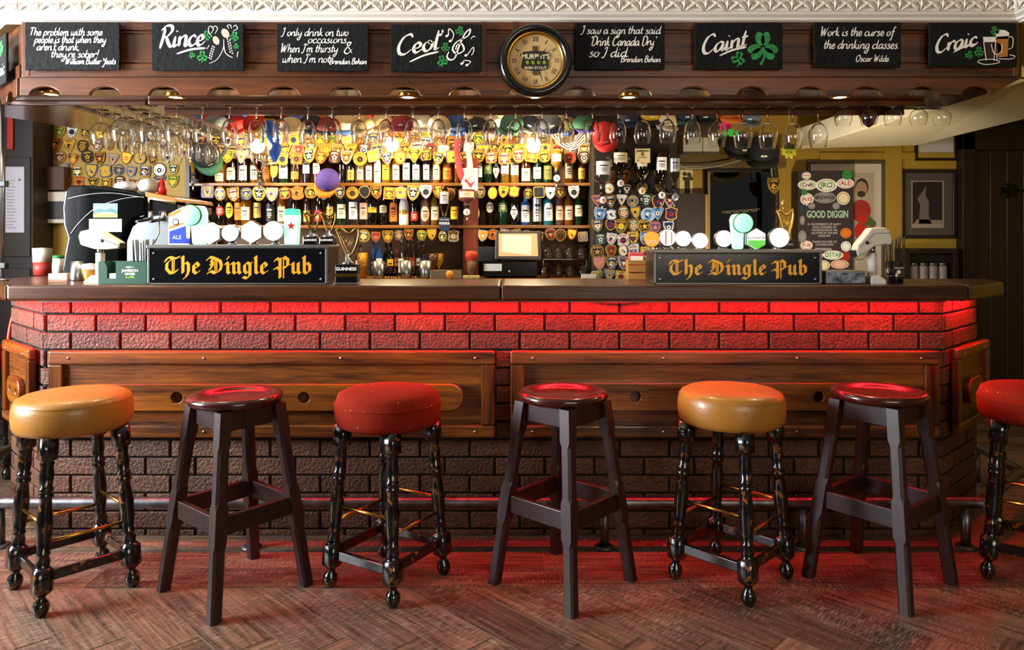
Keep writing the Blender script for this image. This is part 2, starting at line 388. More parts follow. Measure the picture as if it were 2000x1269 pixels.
# LED strip under the overhang
M_LED = mat('red_led', 'ff1010', .5, emit=(1, .012, .02), es=205)
M_LEDP = mat('led_profile', '777777', .4, .8)
led = thing('led_strip', 'red glowing light strip fixed under the front edge of the counter', 'light strip')
def ledseg(p0, p1):
    p0, p1 = Vector((*p0, 0)), Vector((*p1, 0)); u = (p1 - p0); L = u.length; u.normalize(); n = Vector((u.y, -u.x, 0)); M = Matrix(((u.x, n.x, 0), (u.y, n.y, 0), (0, 0, 1)))
    MB().obox((p0 + p1) / 2 + n * .012 + Vector((0, 0, 1.0365)), (L, .003, .011), M).obox((p0 + p1) / 2 + Vector((0, 0, 1.0408)), (L, .022, .0023), M).build('profile', M_LEDP, led)  # front lip added to hold the red light back from the floor
    MB().obox((p0 + p1) / 2 + Vector((0, 0, 1.0385)), (L, .012, .002), M).build('diffuser', M_LED, led)
ledseg((BLx + .02, -.055), (BRx - .03, -.055)); ledseg((BRx + .04, -.03), (BRx + .33, .25)); ledseg((BLx - .36, .25), (BLx - .04, -.04))
# thin cable drooping under the counter edge
tag(MB().tube(cr([(.30, -.03, 1.043), (.38, -.028, 1.03), (.46, -.028, 1.026), (.55, -.028, 1.03), (.62, -.03, 1.043)]), .0025, 6).build('led_cable', M_BLACKM), 'thin dark cable drooping below the counter against the top brick course', 'cable')

# wooden panels screwed to the bricks
def boolean_holes(o, cutters):
    for c in cutters:
        m = o.modifiers.new('b', 'BOOLEAN'); m.operation = 'DIFFERENCE'; m.object = c; m.solver = 'EXACT'
    bpy.context.view_layer.update()
    me = bpy.data.meshes.new_from_object(o.evaluated_get(bpy.context.evaluated_depsgraph_get()))
    o.modifiers.clear(); old = o.data; o.data = me; bpy.data.meshes.remove(old)
    for c in cutters: bpy.data.objects.remove(c)
def panel(label, p0, p1, z0, z1, pill=None, holes=(), hr=.024, screws=(), fw=.062):
    p0, p1 = Vector((*p0, 0)), Vector((*p1, 0)); u = p1 - p0; L = u.length; u.normalize(); n = Vector((-u.y, u.x, 0))
    ang = math.atan2(u.y, u.x)
    t = thing('bar_wainscot', label, 'wood panel', (p0.x, p0.y, 0), ang)
    # local frame: x along, -y outwards
    MB().box((.01, -.012, z0 + .01), (L - .01, -.001, z1 - .01)).build('back_board', M_WALN, t)
    for a0, a1, b0, b1, up in ((0, L, z1 - fw, z1, 0), (0, L, z0, z0 + fw * .9, 0)):
        MB().box((a0, -.034, b0), (a1, -.001, b1)).build('rail', M_WALN, t, bevel=.010, seg=3)
    for a0, a1 in ((0, fw), (L - fw, L)):
        MB().box((a0, -.0335, z0 + fw * .9), (a1, -.001, z1 - fw)).build('stile', M_WALV, t, bevel=.006, seg=2)
    if pill:
        a0, a1, b0, b1 = pill; r = (b1 - b0) / 2; zc = (b0 + b1) / 2; k = 12
        pts = [(a1 - r + r * math.cos(-PI / 2 + PI * i / k), zc + r * math.sin(-PI / 2 + PI * i / k)) for i in range(k + 1)] + [(a0 + r + r * math.cos(PI / 2 + PI * i / k), zc + r * math.sin(PI / 2 + PI * i / k)) for i in range(k + 1)]
        o = MB().prism(pts, 'xz', -.052 if L > 1 else -.040, -.011).build('raised_board', M_WALP, t)
        cut = [MB().lathe([(hr, .0), (hr, .09)], (h, 0, zc), 20, rot=rotm('X', PI / 2)).tf(Matrix.Translation((0, .012, 0))).build('cutter', M_WALN, t) for h in holes]
        if cut: boolean_holes(o, cut)
        b = o.modifiers.new('edge', 'BEVEL'); b.width = .006; b.segments = 3; b.limit_method = 'ANGLE'; b.angle_limit = math.radians(50)
    for sx, sz in screws:
        MB().lathe([(.0065, 0), (.006, .003), (.002, .0045)], (0, 0, 0), 10, rot=rotm('X', PI / 2)).tf(Matrix.Translation((sx, -.0335, sz))).build('screw', M_STEEL, t)
    return t
zs = [.785, .465]
def scr(xs_, x0): return [(x - x0, z) for x in xs_ for z in zs]
panel('long walnut panel with a round-ended raised board, left half of the bar front', (-2.02, -.004), (-.073, -.004), .437, .817, (.163, 1.81, .559, .675), (.57, 1.12), .024, scr((-1.93, -1.34, -.745, -.16), -2.02))
panel('long walnut panel with a round-ended raised board, right half of the bar front', (-.007, -.004), (1.862, -.004), .437, .817, (.144, 1.722, .562, .678), (.542, 1.334), .024, scr((.09, .66, 1.24, 1.78), -.007))
c = math.sqrt(.5)
panel('narrow walnut panel on the angled right corner of the bar front', (1.951, .036), (2.306, .377), .437, .817, (.14, .36, .545, .665), (), .01, [(.09, .785), (.40, .785)], .05)
panel('narrow walnut panel on the angled left corner of the bar front', (-2.452, .358), (-2.107, .026), .437, .817, (.12, .345, .545, .665), (.18, .29), .014, [(.08, .785), (.38, .785)], .05)

# foot rail
fr = thing('foot_rail', 'dark steel foot rail on posts along the bottom of the bar', 'foot rail')
zr = .19
path = [(-2.68, 1.4, zr), (-2.66, .40, zr), (-2.58, .22, zr), (-2.22, -.10, zr), (-2.12, -.13, zr), (-1.0, -.13, zr), (0, -.13, zr), (1.0, -.13, zr), (1.90, -.13, zr), (2.0, -.11, zr), (2.38, .24, zr), (2.44, .32, zr), (2.5, .8, zr), (2.5, 1.4, zr)]
MB().tube(cr(path, 5), .024, 14).build('rail_pipe', M_DSTEEL, fr)
for x, y in ((-2.17, -.12), (-1.1, -.13), (.39, -.13), (1.23, -.13), (1.92, -.125), (2.48, .7)):
    p = MB().lathe([(.02, 0), (.019, zr - .02)], (x, y, 0), 14).build('rail_post', M_DSTEEL, fr)
    f = MB().lathe([(.042, 0), (.042, .006), (.034, .012), (.026, .014)], (x, y, 0), 18).build('floor_flange', M_DSTEEL, fr); f.parent = p
# curved red tube at the left end of the bar
tag(MB().tube(cr([(-2.60, .62, .95), (-2.62, .60, .80), (-2.60, .58, .66), (-2.53, .55, .58), (-2.5, .52, .60)]), .009, 8).build('red_tube', mat('red_tubing', 'b0301c', .35)), 'curved red tube hanging by the angled left end of the bar', 'hose')
# ---------------------------------------------------------------- bar stools
def sect(p, ax, r, sq, n=16, ux=Vector((1, 0, 0))):
    ax = ax.normalized(); b = ax.cross(ux).normalized(); a = b.cross(ax)
    out = []
    for k in range(n):
        t = 2 * PI * (k + .5) / n; c, s = math.cos(t), math.sin(t)
        q = sq; rr = 1.0
        if q > 0:
            e = 2 + 10 * q; rr = 1 / (abs(c) ** e + abs(s) ** e) ** (1 / e)
        out.append(p + (a * c + b * s) * r * rr)
    return out
def legloft(p0, p1, prof, n=16):
    p0, p1 = Vector(p0), Vector(p1); mb = MB()
    mb.loft([sect(p0.lerp(p1, t), p1 - p0, r * 1.18, q, n) for t, r, q in prof], 0, True)
    return mb
def chamfer_leg(p0, p1, prof):
    """square leg: prof rows (t, half width, chamfer)"""
    p0, p1 = Vector(p0), Vector(p1); rings = []
    for t, h, c in prof:
        p = p0.lerp(p1, t)
        rings.append([p + Vector((x, y, 0)) for x, y in ((h - c, -h), (h, -h + c), (h, h - c), (h - c, h), (-h + c, h), (-h, h - c), (-h, -h + c), (-h + c, -h))])
    return MB().loft(rings, 0, False)
def strut(p0, p1, w, h):
    p0, p1 = Vector(p0), Vector(p1); u = (p1 - p0); L = u.length; u.normalize(); n = Vector((-u.y, u.x, 0)).normalized(); k = u.cross(n)
    return MB().obox((p0 + p1) / 2, (L, w, h), Matrix((u, n, k)).transposed())
def wood_stool(label, loc, rz):
    t = thing('bar_stool', label, 'stool', loc, rz, 'plain wooden bar stools')
    MB().lathe([(.02, .688), (.150, .690), (.166, .697), (.172, .708), (.171, .718), (.164, .726), (.150, .728), (.132, .725), (.118, .716), (.10, .711), (.05, .709), (.001, .708)], n=48).build('seat', M_STOOLSEAT, t)
    top, bot = .108, .184
    for sx, sy in ((1, 1), (1, -1), (-1, 1), (-1, -1)):
        chamfer_leg((sx * top, sy * top, .69), (sx * bot, sy * bot, 0), [(0, .022, .001), (.16, .022, .001), (.19, .022, .009), (.44, .022, .009), (.47, .0225, .001), (.64, .0225, .001), (.67, .022, .009), (1, .021, .007)]).build('leg', M_STOOL, t)
    def at(z): return top + (bot - top) * (1 - z / .69)
    for z, hh, w, nm in ((.652, .070, .020, 'apron'), (.305, .066, .022, 'stretcher')):
        a = at(z) - (.010 if nm == 'apron' else 0)
        for s in (-1, 1):
            strut((-a + .015, s * a, z), (a - .015, s * a, z), w, hh).build(nm, M_STOOL, t, bevel=.003)
            strut((s * a, -a + .015, z), (s * a, a - .015, z), w, hh).build(nm, M_STOOL, t, bevel=.003)
    return t
M_BLEG = mat('worn_black_lacquer', '070707', .2, coat=.6)
def _worn():
    nt = M_BLEG.node_tree; p = nt.nodes['Principled BSDF']; tc = node(nt, 'ShaderNodeTexCoord')
    n = node(nt, 'ShaderNodeTexNoise', i_Scale=26.0, i_Detail=5.0, i_Roughness=.7); nt.links.new(tc.outputs['Object'], n.inputs['Vector'])
    r = node(nt, 'ShaderNodeValToRGB'); r.color_ramp.elements[0].position = .60; r.color_ramp.elements[1].position = .63
    r.color_ramp.elements[0].color = (.003, .003, .0035, 1); r.color_ramp.elements[1].color = (*lin('7a4a1c'), 1)
    nt.links.new(n.outputs['Fac'], r.inputs[0]); nt.links.new(r.outputs[0], p.inputs['Base Color'])
_worn()
M_TAN = mat('mustard_leather', 'a8742c', .36, var=('966322', 6, .3), bump=(220, .12), coat=.15)
M_VELV = mat('red_velvet', '5a120b', .95, spec=.12, bump=(180, .3))
def _velv():
    nt = M_VELV.node_tree; p = nt.nodes['Principled BSDF']; tc = node(nt, 'ShaderNodeTexCoord')
    v = node(nt, 'ShaderNodeTexVoronoi', i_Scale=34.0, i_Randomness=.35); nt.links.new(tc.outputs['Object'], v.inputs['Vector'])
    r = node(nt, 'ShaderNodeValToRGB'); r.color_ramp.elements[0].position = .09; r.color_ramp.elements[1].position = .13
    r.color_ramp.elements[0].color = (*lin('a8702c'), 1); r.color_ramp.elements[1].color = (*lin('7c1f10'), 1)
    nt.links.new(v.outputs['Distance'], r.inputs[0]); nt.links.new(r.outputs[0], p.inputs['Base Color'])
_velv()
TURN = [(0, .024, 1), (.125, .024, 1), (.135, .017, 0), (.15, .0205, 0), (.165, .017, 0), (.22, .0205, 0), (.28, .016, 0), (.29, .0205, 0), (.305, .0205, 0), (.312, .016, 0), (.325, .021, 0), (.34, .021, 0), (.35, .016, 0), (.40, .0185, 0), (.47, .0225, 0), (.56, .021, 0), (.64, .0155, 0), (.65, .019, 0), (.662, .019, 0), (.668, .0155, 0), (.70, .020, 0), (.725, .018, 0), (.735, .022, 0), (.745, .026, 1), (.86, .026, 1), (.875, .020, .3), (.89, .0125, 0), (.905, .012, 0), (.925, .020, 0), (.95, .0235, 0), (.975, .021, 0), (1, .013, 0)]
def padded_stool(label, loc, rz, cover, group, high=((0, 1), (1, 0))):
    t = thing('bar_stool', label, 'stool', loc, rz, group)
    pr = [(.02, .612), (.170, .612), (.188, .618), (.198, .634), (.201, .66), (.200, .695), (.195, .716)] if cover is M_TAN else [(.02, .610), (.175, .612), (.192, .620), (.199, .64), (.201, .67), (.201, .695), (.199, .700)]
    MB().lathe([(a_, b_ - .014) for a_, b_ in pr + [(.188, .730), (.170, .739), (.13, .746), (.07, .750), (.001, .751)]], n=48).build('seat_cushion', cover, t)
    MB().lathe([(.1985, .678), (.2025, .681), (.2025, .684), (.1985, .687)] if cover is M_VELV else [(.1925, .701), (.196, .704), (.1935, .707)], n=48, caps=False).build('seam_piping', cover, t)
    top, bot = .118, .153
    for sx, sy in ((1, 1), (1, -1), (-1, 1), (-1, -1)):
        legloft((sx * top, sy * top, .606), (sx * bot, sy * bot, 0), TURN).build('leg', M_BLEG, t)
    def at(z): return top + (bot - top) * (1 - z / .622)
    for s in (-1, 1):
        a = at(.125)
        strut((-a, s * a, .128), (a, s * a, .128), .018, .034).build('stretcher', M_BLEG, t, bevel=.003)
        strut((s * a, -a, .122), (s * a, a, .122), .018, .034).build('stretcher', M_BLEG, t, bevel=.003)
        a = at(.27)
        MB().tube([(-a, s * a, .245), (a, s * a, .245)], .0065, 8).build('brass_rod', M_BRASS, t)
        a = at(.33)
        MB().tube([(s * a, -a, .30), (s * a, a, .30)], .0065, 8).build('brass_rod', M_BRASS, t)
    return t
A = math.radians
padded_stool('mustard leather bar stool on black turned legs at the far left of the row', (-1.64, -.486, 0), A(45 + 3), M_TAN, 'mustard leather bar stools')
wood_stool('plain dark wooden stool between the mustard leather stool and the red velvet one', (-1.035, -.486, 0), A(45 + 5))
padded_stool('round red velvet bar stool on black turned legs between two plain wooden stools', (-.474, -.426, 0), A(45 + 14), M_VELV, 'red velvet bar stools')
wood_stool('plain dark wooden stool standing in front of the gap between the two long panels', (.194, -.438, 0), A(45 + 2.5))
padded_stool('mustard leather bar stool with a seam down its side, between two plain wooden stools', (.842, -.41, 0), A(45), M_TAN, 'mustard leather bar stools')
wood_stool('plain dark wooden stool at the right end of the long walnut panel', (1.404, -.426, 0), A(45 - 7))
padded_stool('red velvet bar stool cut off by the right edge of the photo', (2.045, -.375, 0), A(45 + 8), M_VELV, 'red velvet bar stools')
padded_stool('black turned-leg stool at the angled left end of the bar, only a leg in view', (-2.95, .72, 0), A(45 + 12), M_VELV, 'red velvet bar stools')
# ---------------------------------------------------------------- pen lettering (strokes drawn with a round brush or a broad nib)
SCRIPT = {
'a': (5.2, "4,3.4 2.6,4 .8,3 .4,1.2 1.4,0 3,1 4,3.6;4,4 3.8,1.2 4.3,.1 5.4,1.2"), 'b': (4.6, ".8,8 .7,4 .6,.4 2,0 3.6,1 3.8,3 2.6,3.9 .8,2.6"),
'c': (4, "3.5,3.2 2.2,4 .7,3 .4,1.2 1.6,0 3,.3 4.2,1.4"), 'd': (5.2, "4,3.4 2.6,4 .8,3 .4,1.2 1.4,0 3,1 4,3;4.3,8 3.9,3 4,.6 4.6,0 5.4,.9"),
'e': (4, ".5,1.6 2.4,2 3,3 2,4 .8,3.2 .5,1.4 1.6,0 3,.4 4.2,1.4"), 'f': (3.6, "4,7.2 3.2,8 2.2,7 1.8,3 1.4,-2.6 .6,-4 -.2,-3.2;.4,3.8 3.4,4"),
'g': (5, "4,3.4 2.6,4 .8,3 .4,1.2 1.4,.2 3,1 4,3.6;4.1,4 3.8,-1.8 2.6,-3.8 .8,-3.4 1,-2 5.2,.8"), 'h': (5, ".9,8 .6,0;.7,2 2,3.8 3.3,3.8 3.6,2.6 3.5,.6 4.2,0 5.2,1"),
'i': (2.6, ".8,4 .6,1 1.2,0 2.6,1;1,5.8 1.2,6.1"), 'k': (4.4, ".9,8 .6,0;3.4,4 .9,1.8 2.4,1.2 3.4,0 4.4,.6"), 'l': (2.4, ".9,8 .6,2 .9,.2 2.2,.8"),
'm': (7, ".4,4 .6,0;.6,2.2 1.7,3.8 2.8,3.8 3,0;3,2.2 4.2,3.8 5.3,3.8 5.5,.8 6.1,0 7,.9"), 'n': (5, ".4,4 .6,0;.6,2.2 2,3.8 3.3,3.8 3.6,2.4 3.6,.6 4.2,0 5.2,1"),
'o': (4.4, "2.2,4 .7,3.2 .4,1.4 1.6,0 3.2,.8 3.6,2.6 2.2,4 2.8,3.2 4.6,3.4"), 'p': (4.8, ".7,4 .4,-4;.6,2.4 1.8,3.9 3.4,3.6 3.9,2 2.8,.2 1.2,.2 .6,1"),
'r': (3.6, ".4,4 .6,0;.6,2 1.6,3.6 2.8,4 3.6,3.4"), 's': (3.6, "3,3.6 1.8,4 .9,3.2 2.6,1.6 2.4,.3 1,0 0,.8"), 't': (3, "1.4,7 1,2 1.3,.2 3,.9;-.1,4.2 3,4.4"),
'u': (5.2, ".4,4 .4,1.2 1.4,0 2.8,.8 3.7,3;3.8,4 3.7,1 4.3,0 5.2,1"), 'w': (6.4, ".4,4 .5,1.2 1.4,0 2.6,1 3,3.8 3.2,1 4.2,0 5.4,1.4 5.6,4 6.6,3.6"),
'y': (5, ".4,4 .6,1.4 1.8,.6 3.2,1.6 3.9,3.4;4,4 3.6,-1.6 2.2,-4 .6,-3.4 1.2,-2 5,.8"), "'": (1.6, "1,8 .7,6.4"), ',': (2, ".8,.4 .4,-1.2"), '.': (1.8, ".6,.2 .9,.4"),
'!': (2.2, "1.4,8 .9,2;.7,.1 .9,.4"), '&': (6.4, "5.6,0 1.6,6 2.2,7.8 3.6,7 .9,2.6 1,.4 3,-.2 5.2,3"), ' ': (2.6, ""),
'T': (5.4, "0,7 2,8 5.6,7.6;2.9,7.8 2.2,3 2,0"), 'I': (3.4, "2.6,8 1,7.4 .9,6.4;2.6,8 1.8,2 .8,-.6 -.8,-.2"), 'W': (8, "0,7.2 .8,8 1.4,2 1.8,0 4,6.4 4.4,0 7.2,8"),
'B': (5.6, ".9,8 .7,0;0,7.4 2.4,8.2 4.2,7 3.4,4.8 1.4,4.4;1.4,4.4 4.4,3.6 4.4,1 2.4,-.2 -.2,.2"), 'D': (6.2, "1,8 .8,.2;0,7.4 3,8.2 5.4,6.4 5.2,2.4 2.8,-.1 .2,.4"),
'C': (6, "5.4,6.6 4.2,8 1.8,7 .4,3.6 1.2,.6 3.4,0 5.6,1.6"), 'Y': (5, "0,7.8 .8,5 2.4,4.6 4.2,7;4.8,8 3.4,1 1.8,-3.6 .2,-3"),
'O': (6.8, "3.4,8 1.2,6.6 .4,3 1.8,0 4.4,.6 5.8,4 4.6,7.4 2.8,7.8 4.4,6.6 6.6,6.8"), 'R': (6.2, "1.2,7.4 .9,3.6 .2,-.6;-.6,6.4 1.6,8.2 4.2,8 4.8,6.2 3,4.2 1.4,3.8;2.4,4 3.8,1.6 5.4,0 6.6,.6")}
BLACK = {
'n': (5.2, ".3,5.0 .9,5.7 1.4,5.0 1.4,1 2.1,.4;1.5,4.6 3.0,5.8 3.7,5 3.7,1 4.4,.4"), 'i': (2.7, ".3,5.0 .9,5.7 1.4,5.0 1.4,1 2.1,.4;*.9,7.2 2.0,8.8"),
'h': (5.0, "1.2,8.7 1.2,.7;1.2,4.4 2.8,5.8 3.7,4.8 3.7,1.2 2.8,-1.2 1.7,-2.2;*.3,7.9 1.3,9"), 'e': (4.1, "3.4,1.3 2.2,.3 1.1,1.2 1.1,4.4 2.3,5.7;2.3,5.7 3.3,4.5 3,3.8;*1.3,2.6 3.3,4"),
'g': (5.0, "3.5,5.2 3.5,-.8 2.2,-2.1 .5,-1.5;3.5,5.0 2.2,5.7 1.1,4.6 1.1,1.6 2.0,.4 3.4,1.5;*3.4,5.2 4.6,6"), 'l': (2.7, "1.2,8.7 1.2,1 2.0,.4;*.3,7.9 1.3,9"),
'u': (5.1, ".3,4.9 1.2,5.6 1.2,1.2 2.0,.4 3.4,1.5;3.5,5.6 3.5,1 4.3,.4"), 'b': (4.8, "1.2,8.7 1.2,1.1 2.2,.3 3.6,1.5 3.6,4.4 2.6,5.6 1.3,4.4;*.3,7.9 1.3,9"),
'T': (7.2, ".5,6.4 1.3,7.9 2.6,8.4 4.8,7.6 6.6,8.5;3.0,7.2 1.2,5.4 1.0,2.6 2.8,.4 4.8,.8 5.8,2.0;*3.6,7.4 3.6,1.0;*4.4,7.4 4.4,1.2"),
'D': (8.4, ".6,7.2 1.8,8.5 4,7.7 6.3,6.5 6.9,4.2 6.3,1.8 4,.4 2.2,1.4 .8,.5;2.5,7.0 2.9,4.4 1.6,2.2;*4.0,6.6 4.0,1.4;*4.8,6.2 4.8,1.6;*1.6,4.6 3,4.4"),
'P': (7.4, ".4,6.6 1.3,7.8 2.7,7.0;.2,2.6 1.4,3.3 2.8,2.4;2.7,7.6 2.7,-1.8;*4.3,8 4.3,-2.0;2.9,7.2 4.6,8.5 6.2,7.2 6.2,4.2 5.2,3.3 4.3,3.4"), ' ': (2.6, "")}
def strokes(s, font):
    x = 0; out = []
    for ch in s:
        w, g = font[ch]
        for st in g.split(';'):
            if not st: continue
            thin = st[0] == '*'
            out.append((thin, [(x + float(a), float(b)) for a, b in (p.split(',') for p in st.lstrip('*').split())]))
        x += w
    return out, x
LAY = [0]
def brush(mb, pts, width, place, taper=.35, m=0, contrast=.3):
    """flat ribbon along 2-D points; place(x, y) -> 3-D"""
    P = cr(pts, 5) if len(pts) > 2 else [Vector(pts[0]).lerp(Vector(pts[1]), k / 6) for k in range(7)]; n = len(P)
    if (P[0] - P[-1]).length < width * .8 and n < 8: taper = 1
    L = []
    for i in range(n):
        t = P[min(i + 1, n - 1)] - P[max(i - 1, 0)]
        if t.length < 1e-9: t = Vector((1, 0))
        t.normalize(); k = i / (n - 1)
        wd_ = width * (1 - contrast + contrast * 2 * abs(t.x * .5 - t.y * .8)) * min(1, taper + 4 * k, taper + 4 * (1 - k)) / 2
        L.append((P[i] + Vector((-t.y, t.x)) * wd_, P[i] - Vector((-t.y, t.x)) * wd_))
    LAY[0] += 1; dy = Vector((0, -1.2e-5 * (LAY[0] % 60), 0)); v = [place(*q) + dy for pr in L for q in pr]
    mb.add(v, [(2 * i, 2 * i + 1, 2 * i + 3, 2 * i + 2) for i in range(n - 1)], m)
def write(mb, s, x0, x1, base, xh, width, place, slant=.22, m=0, contrast=.3, rise=0.0):
    st, w = strokes(s, SCRIPT); k = xh / 4; kx = (x1 - x0) / w
    for thin, pts in st:
        brush(mb, [(x0 + x * kx + y * k * slant, base + y * k + rise * x / w) for x, y in pts], width, place, m=m, contrast=contrast)
def blackletter(mb, s, x0, x1, base, xh, place, nib=1.55, ang=40):
    st, w = strokes(s, BLACK); k = xh / 6; kx = (x1 - x0) / w
    a = math.radians(ang); lay = 0
    for thin, pts in st:
        nn = (nib * .28 if thin else nib) / 2
        N = Vector((math.cos(a), math.sin(a))) * nn; T = Vector((-math.sin(a), math.cos(a))) * .16
        P = [Vector(p) for p in pts]
        for p, q in zip(P, P[1:]):
            lay += 1
            d = q - p; corners = []
            for c in (p, q):
                for sg in ((1, 1), (1, -1), (-1, -1), (-1, 1)): corners.append(c + N * sg[0] + T * sg[1])
            corners = sorted(corners, key=lambda c: (c.x, c.y)); hull = []          # convex hull
            def half(cs):
                h = []
                for c in cs:
                    while len(h) > 1 and (h[-1].x - h[-2].x) * (c.y - h[-2].y) - (h[-1].y - h[-2].y) * (c.x - h[-2].x) <= 0: h.pop()
                    h.append(c)
                return h
            hull = half(corners)[:-1] + half(corners[::-1])[:-1]
            mb.add([place(x0 + h.x * kx, base + h.y * k) + Vector((0, -1.2e-5 * lay, 0)) for h in hull], [list(range(len(hull)))])
def disc(mb, x, y, r, place, n=12, m=0, ry=None, rot=0):
    ry = ry or r; v = []
    for i in range(n):
        a, b = r * math.cos(2 * PI * i / n), ry * math.sin(2 * PI * i / n)
        v.append(place(x + a * math.cos(rot) - b * math.sin(rot), y + a * math.sin(rot) + b * math.cos(rot)))
    mb.add(v, [list(range(n))], m)
def shamrock(mb, x, y, r, place, m=0, rot=0.2):
    for k in range(3):
        a = rot + PI / 2 + k * 2 * PI / 3 - (0 if k == 0 else 0)
        for s in (-1, 1):
            disc(mb, x + r * .58 * math.cos(a + s * .33), y + r * .58 * math.sin(a + s * .33), r * .46, place, 12, m, r * .3, a + s * .25)
    brush(mb, [(x, y), (x + r * .1, y - r * .6), (x - r * .15, y - r * 1.15)], r * .16, place, 1, m, 0)
# ---------------------------------------------------------------- canopy over the bar
SF = S(FY)
def zf(py, Y=FY): return H - (py - CY) / S(Y)
def xf(px, Y=FY): return (px - CX) / S(Y)
cp = thing('bar_canopy', 'long dark mahogany canopy with a scalloped lower edge above the bar', 'canopy')
XL, XR = xf(45), xf(1985)
def scallop_strip(mb, p0, p1, centres, zt, zb, th=.022, hw=.069, rise=.038, chamfer=0):
    p0, p1 = Vector((*p0, 0)), Vector((*p1, 0)); u = p1 - p0; L = u.length; u.normalize(); n = Vector((u.y, -u.x, 0))
    xs = {0.0, L}
    for c in centres:
        for k in range(13): xs.add(min(max(c - hw + 2 * hw * k / 12, 0), L))
    if chamfer: xs.add(L - chamfer)
    xs = sorted(xs); col = []
    for x in xs:
        z = zb
        for c in centres:
            d = (x - c) / hw
            if abs(d) <= 1: z = zb + rise * math.sqrt(max(0, 1 - d * d)) ** 1.1
        if chamfer and x > L - chamfer: z = zb + (x - L + chamfer) / chamfer * .07
        col.append((x, z))
    rings = []
    for x, z in col:
        p = p0 + u * x
        rings.append([p + n * th + Vector((0, 0, z)), p + n * th + Vector((0, 0, zt)), p + Vector((0, 0, zt)), p + Vector((0, 0, z))])
    mb.loft(rings, 0, False)
zb, zm, zt = zf(188), zf(153), zf(44)
cxs = [93, 210, 325, 440, 557, 676, 792, 908, 1022, 1130, 1241, 1354, 1467, 1580, 1690, 1800, 1902]
mb = MB(); scallop_strip(mb, (XL, FY), (XR, FY), [xf(p) - XL for p in cxs], zm, zb, chamfer=.13); mb.build('scalloped_valance', M_FASC, cp, bevel=.003)
MB().box((XL, FY, zm - .005), (XR, FY + .02, zt)).build('fascia_board', M_FASC, cp)
MB().box((XL, FY - .012, zf(152)), (XR, FY + .001, zf(126))).build('lower_rail', M_FASC, cp, bevel=.004)
MB().box((XL, FY - .012, zf(60)), (XR, FY + .001, zt)).build('upper_rail', M_FASC, cp, bevel=.004)
for a, b in ((62, 66), (118, 123)):
    MB().box((XL, FY - .008, zf(b)), (XR, FY + .001, zf(a))).build('moulding', M_FASC, cp, bevel=.003)
for a, b in ((46, 62), (938, 950), (1000, 1012), (1975, 1985)):
    MB().box((xf(a), FY - .014, zf(150)), (xf(b), FY + .001, zt)).build('stile', M_FASV, cp, bevel=.003)
# left return of the canopy, angled back
l0, l1 = (XL - .75, FY + .75), (XL - .004, FY + .004)
mb = MB(); scallop_strip(mb, l0, l1, [.10, .30, .50, .70, .92], zm, zb, hw=.06); mb.build('scalloped_valance', M_FASC, cp, bevel=.003)
def slab(p0, p1, z0, z1, o0, o1, name, m):
    p0, p1 = Vector((*p0, 0)), Vector((*p1, 0)); u = p1 - p0; L = u.length; u.normalize(); n = Vector((u.y, -u.x, 0)); M = Matrix(((u.x, n.x, 0), (u.y, n.y, 0), (0, 0, 1)))
    return MB().obox((p0 + p1) / 2 + n * (o0 + o1) / 2 + Vector((0, 0, (z0 + z1) / 2)), (L, abs(o1 - o0), z1 - z0), M).build(name, m, cp)
slab(l0, l1, zm - .005, zt, -.02, 0, 'fascia_board', M_FASC); slab(l0, l1, zf(152), zf(126), 0, .012, 'lower_rail', M_FASC)
# soffit with the glass rack rails
ZS = 1.953
MB().prism([(XL + .01, FY + .021), (XR - .06, FY + .021), (2.13, .46), (-1.74, .46), (-1.74, 1.45), (-2.42, 1.45), (XL - .60, FY + .68)], 'xy', ZS, ZS + .02).build('soffit', wood('soffit_wood', '3a1c0c', '6a3a1a', 0, 6, .25, .6), cp)
MB().box((-1.70, .20, ZS - .022), (1.93, .225, ZS)).build('soffit_moulding', M_FASC, cp, bevel=.006)
MB().box((-1.70, .225, ZS - .010), (1.93, .25, ZS)).build('soffit_moulding', M_FASC, cp, bevel=.004)
MB().box((-1.74, .44, ZS - .03), (1.96, .46, ZS)).build('rack_back_rail', M_FASC, cp, bevel=.004)
MB().prism([(-2.42, .22), (-1.72, .22), (-1.72, .245), (-2.42, .245)], 'xy', ZS - .02, ZS).build('soffit_moulding', M_FASC, cp, bevel=.004)
for x in (-2.14, -1.92): MB().box((x, .3, ZS - .012), (x + .02, 1.4, ZS)).build('rack_rail', M_FASC, cp)
# slender post between the counter and the canopy
ps = thing('canopy_post', 'slender pale metal post standing on the left end of the counter', 'post')
MB().tube([(-2.385, .20, ZT), (-2.385, .20, ZS)], .012, 12).build('post_tube', M_STEEL, ps)
for z in (1.18, 1.56): MB().obox((-2.375, .19, z), (.05, .03, .028), Matrix.Identity(3)).build('post_bracket', M_BLACKM, ps, bevel=.004)
MB().lathe([(.03, ZT), (.03, ZT + .008), (.014, ZT + .012)], (-2.385, .20, 0), 16).build('post_foot', M_STEEL, ps)
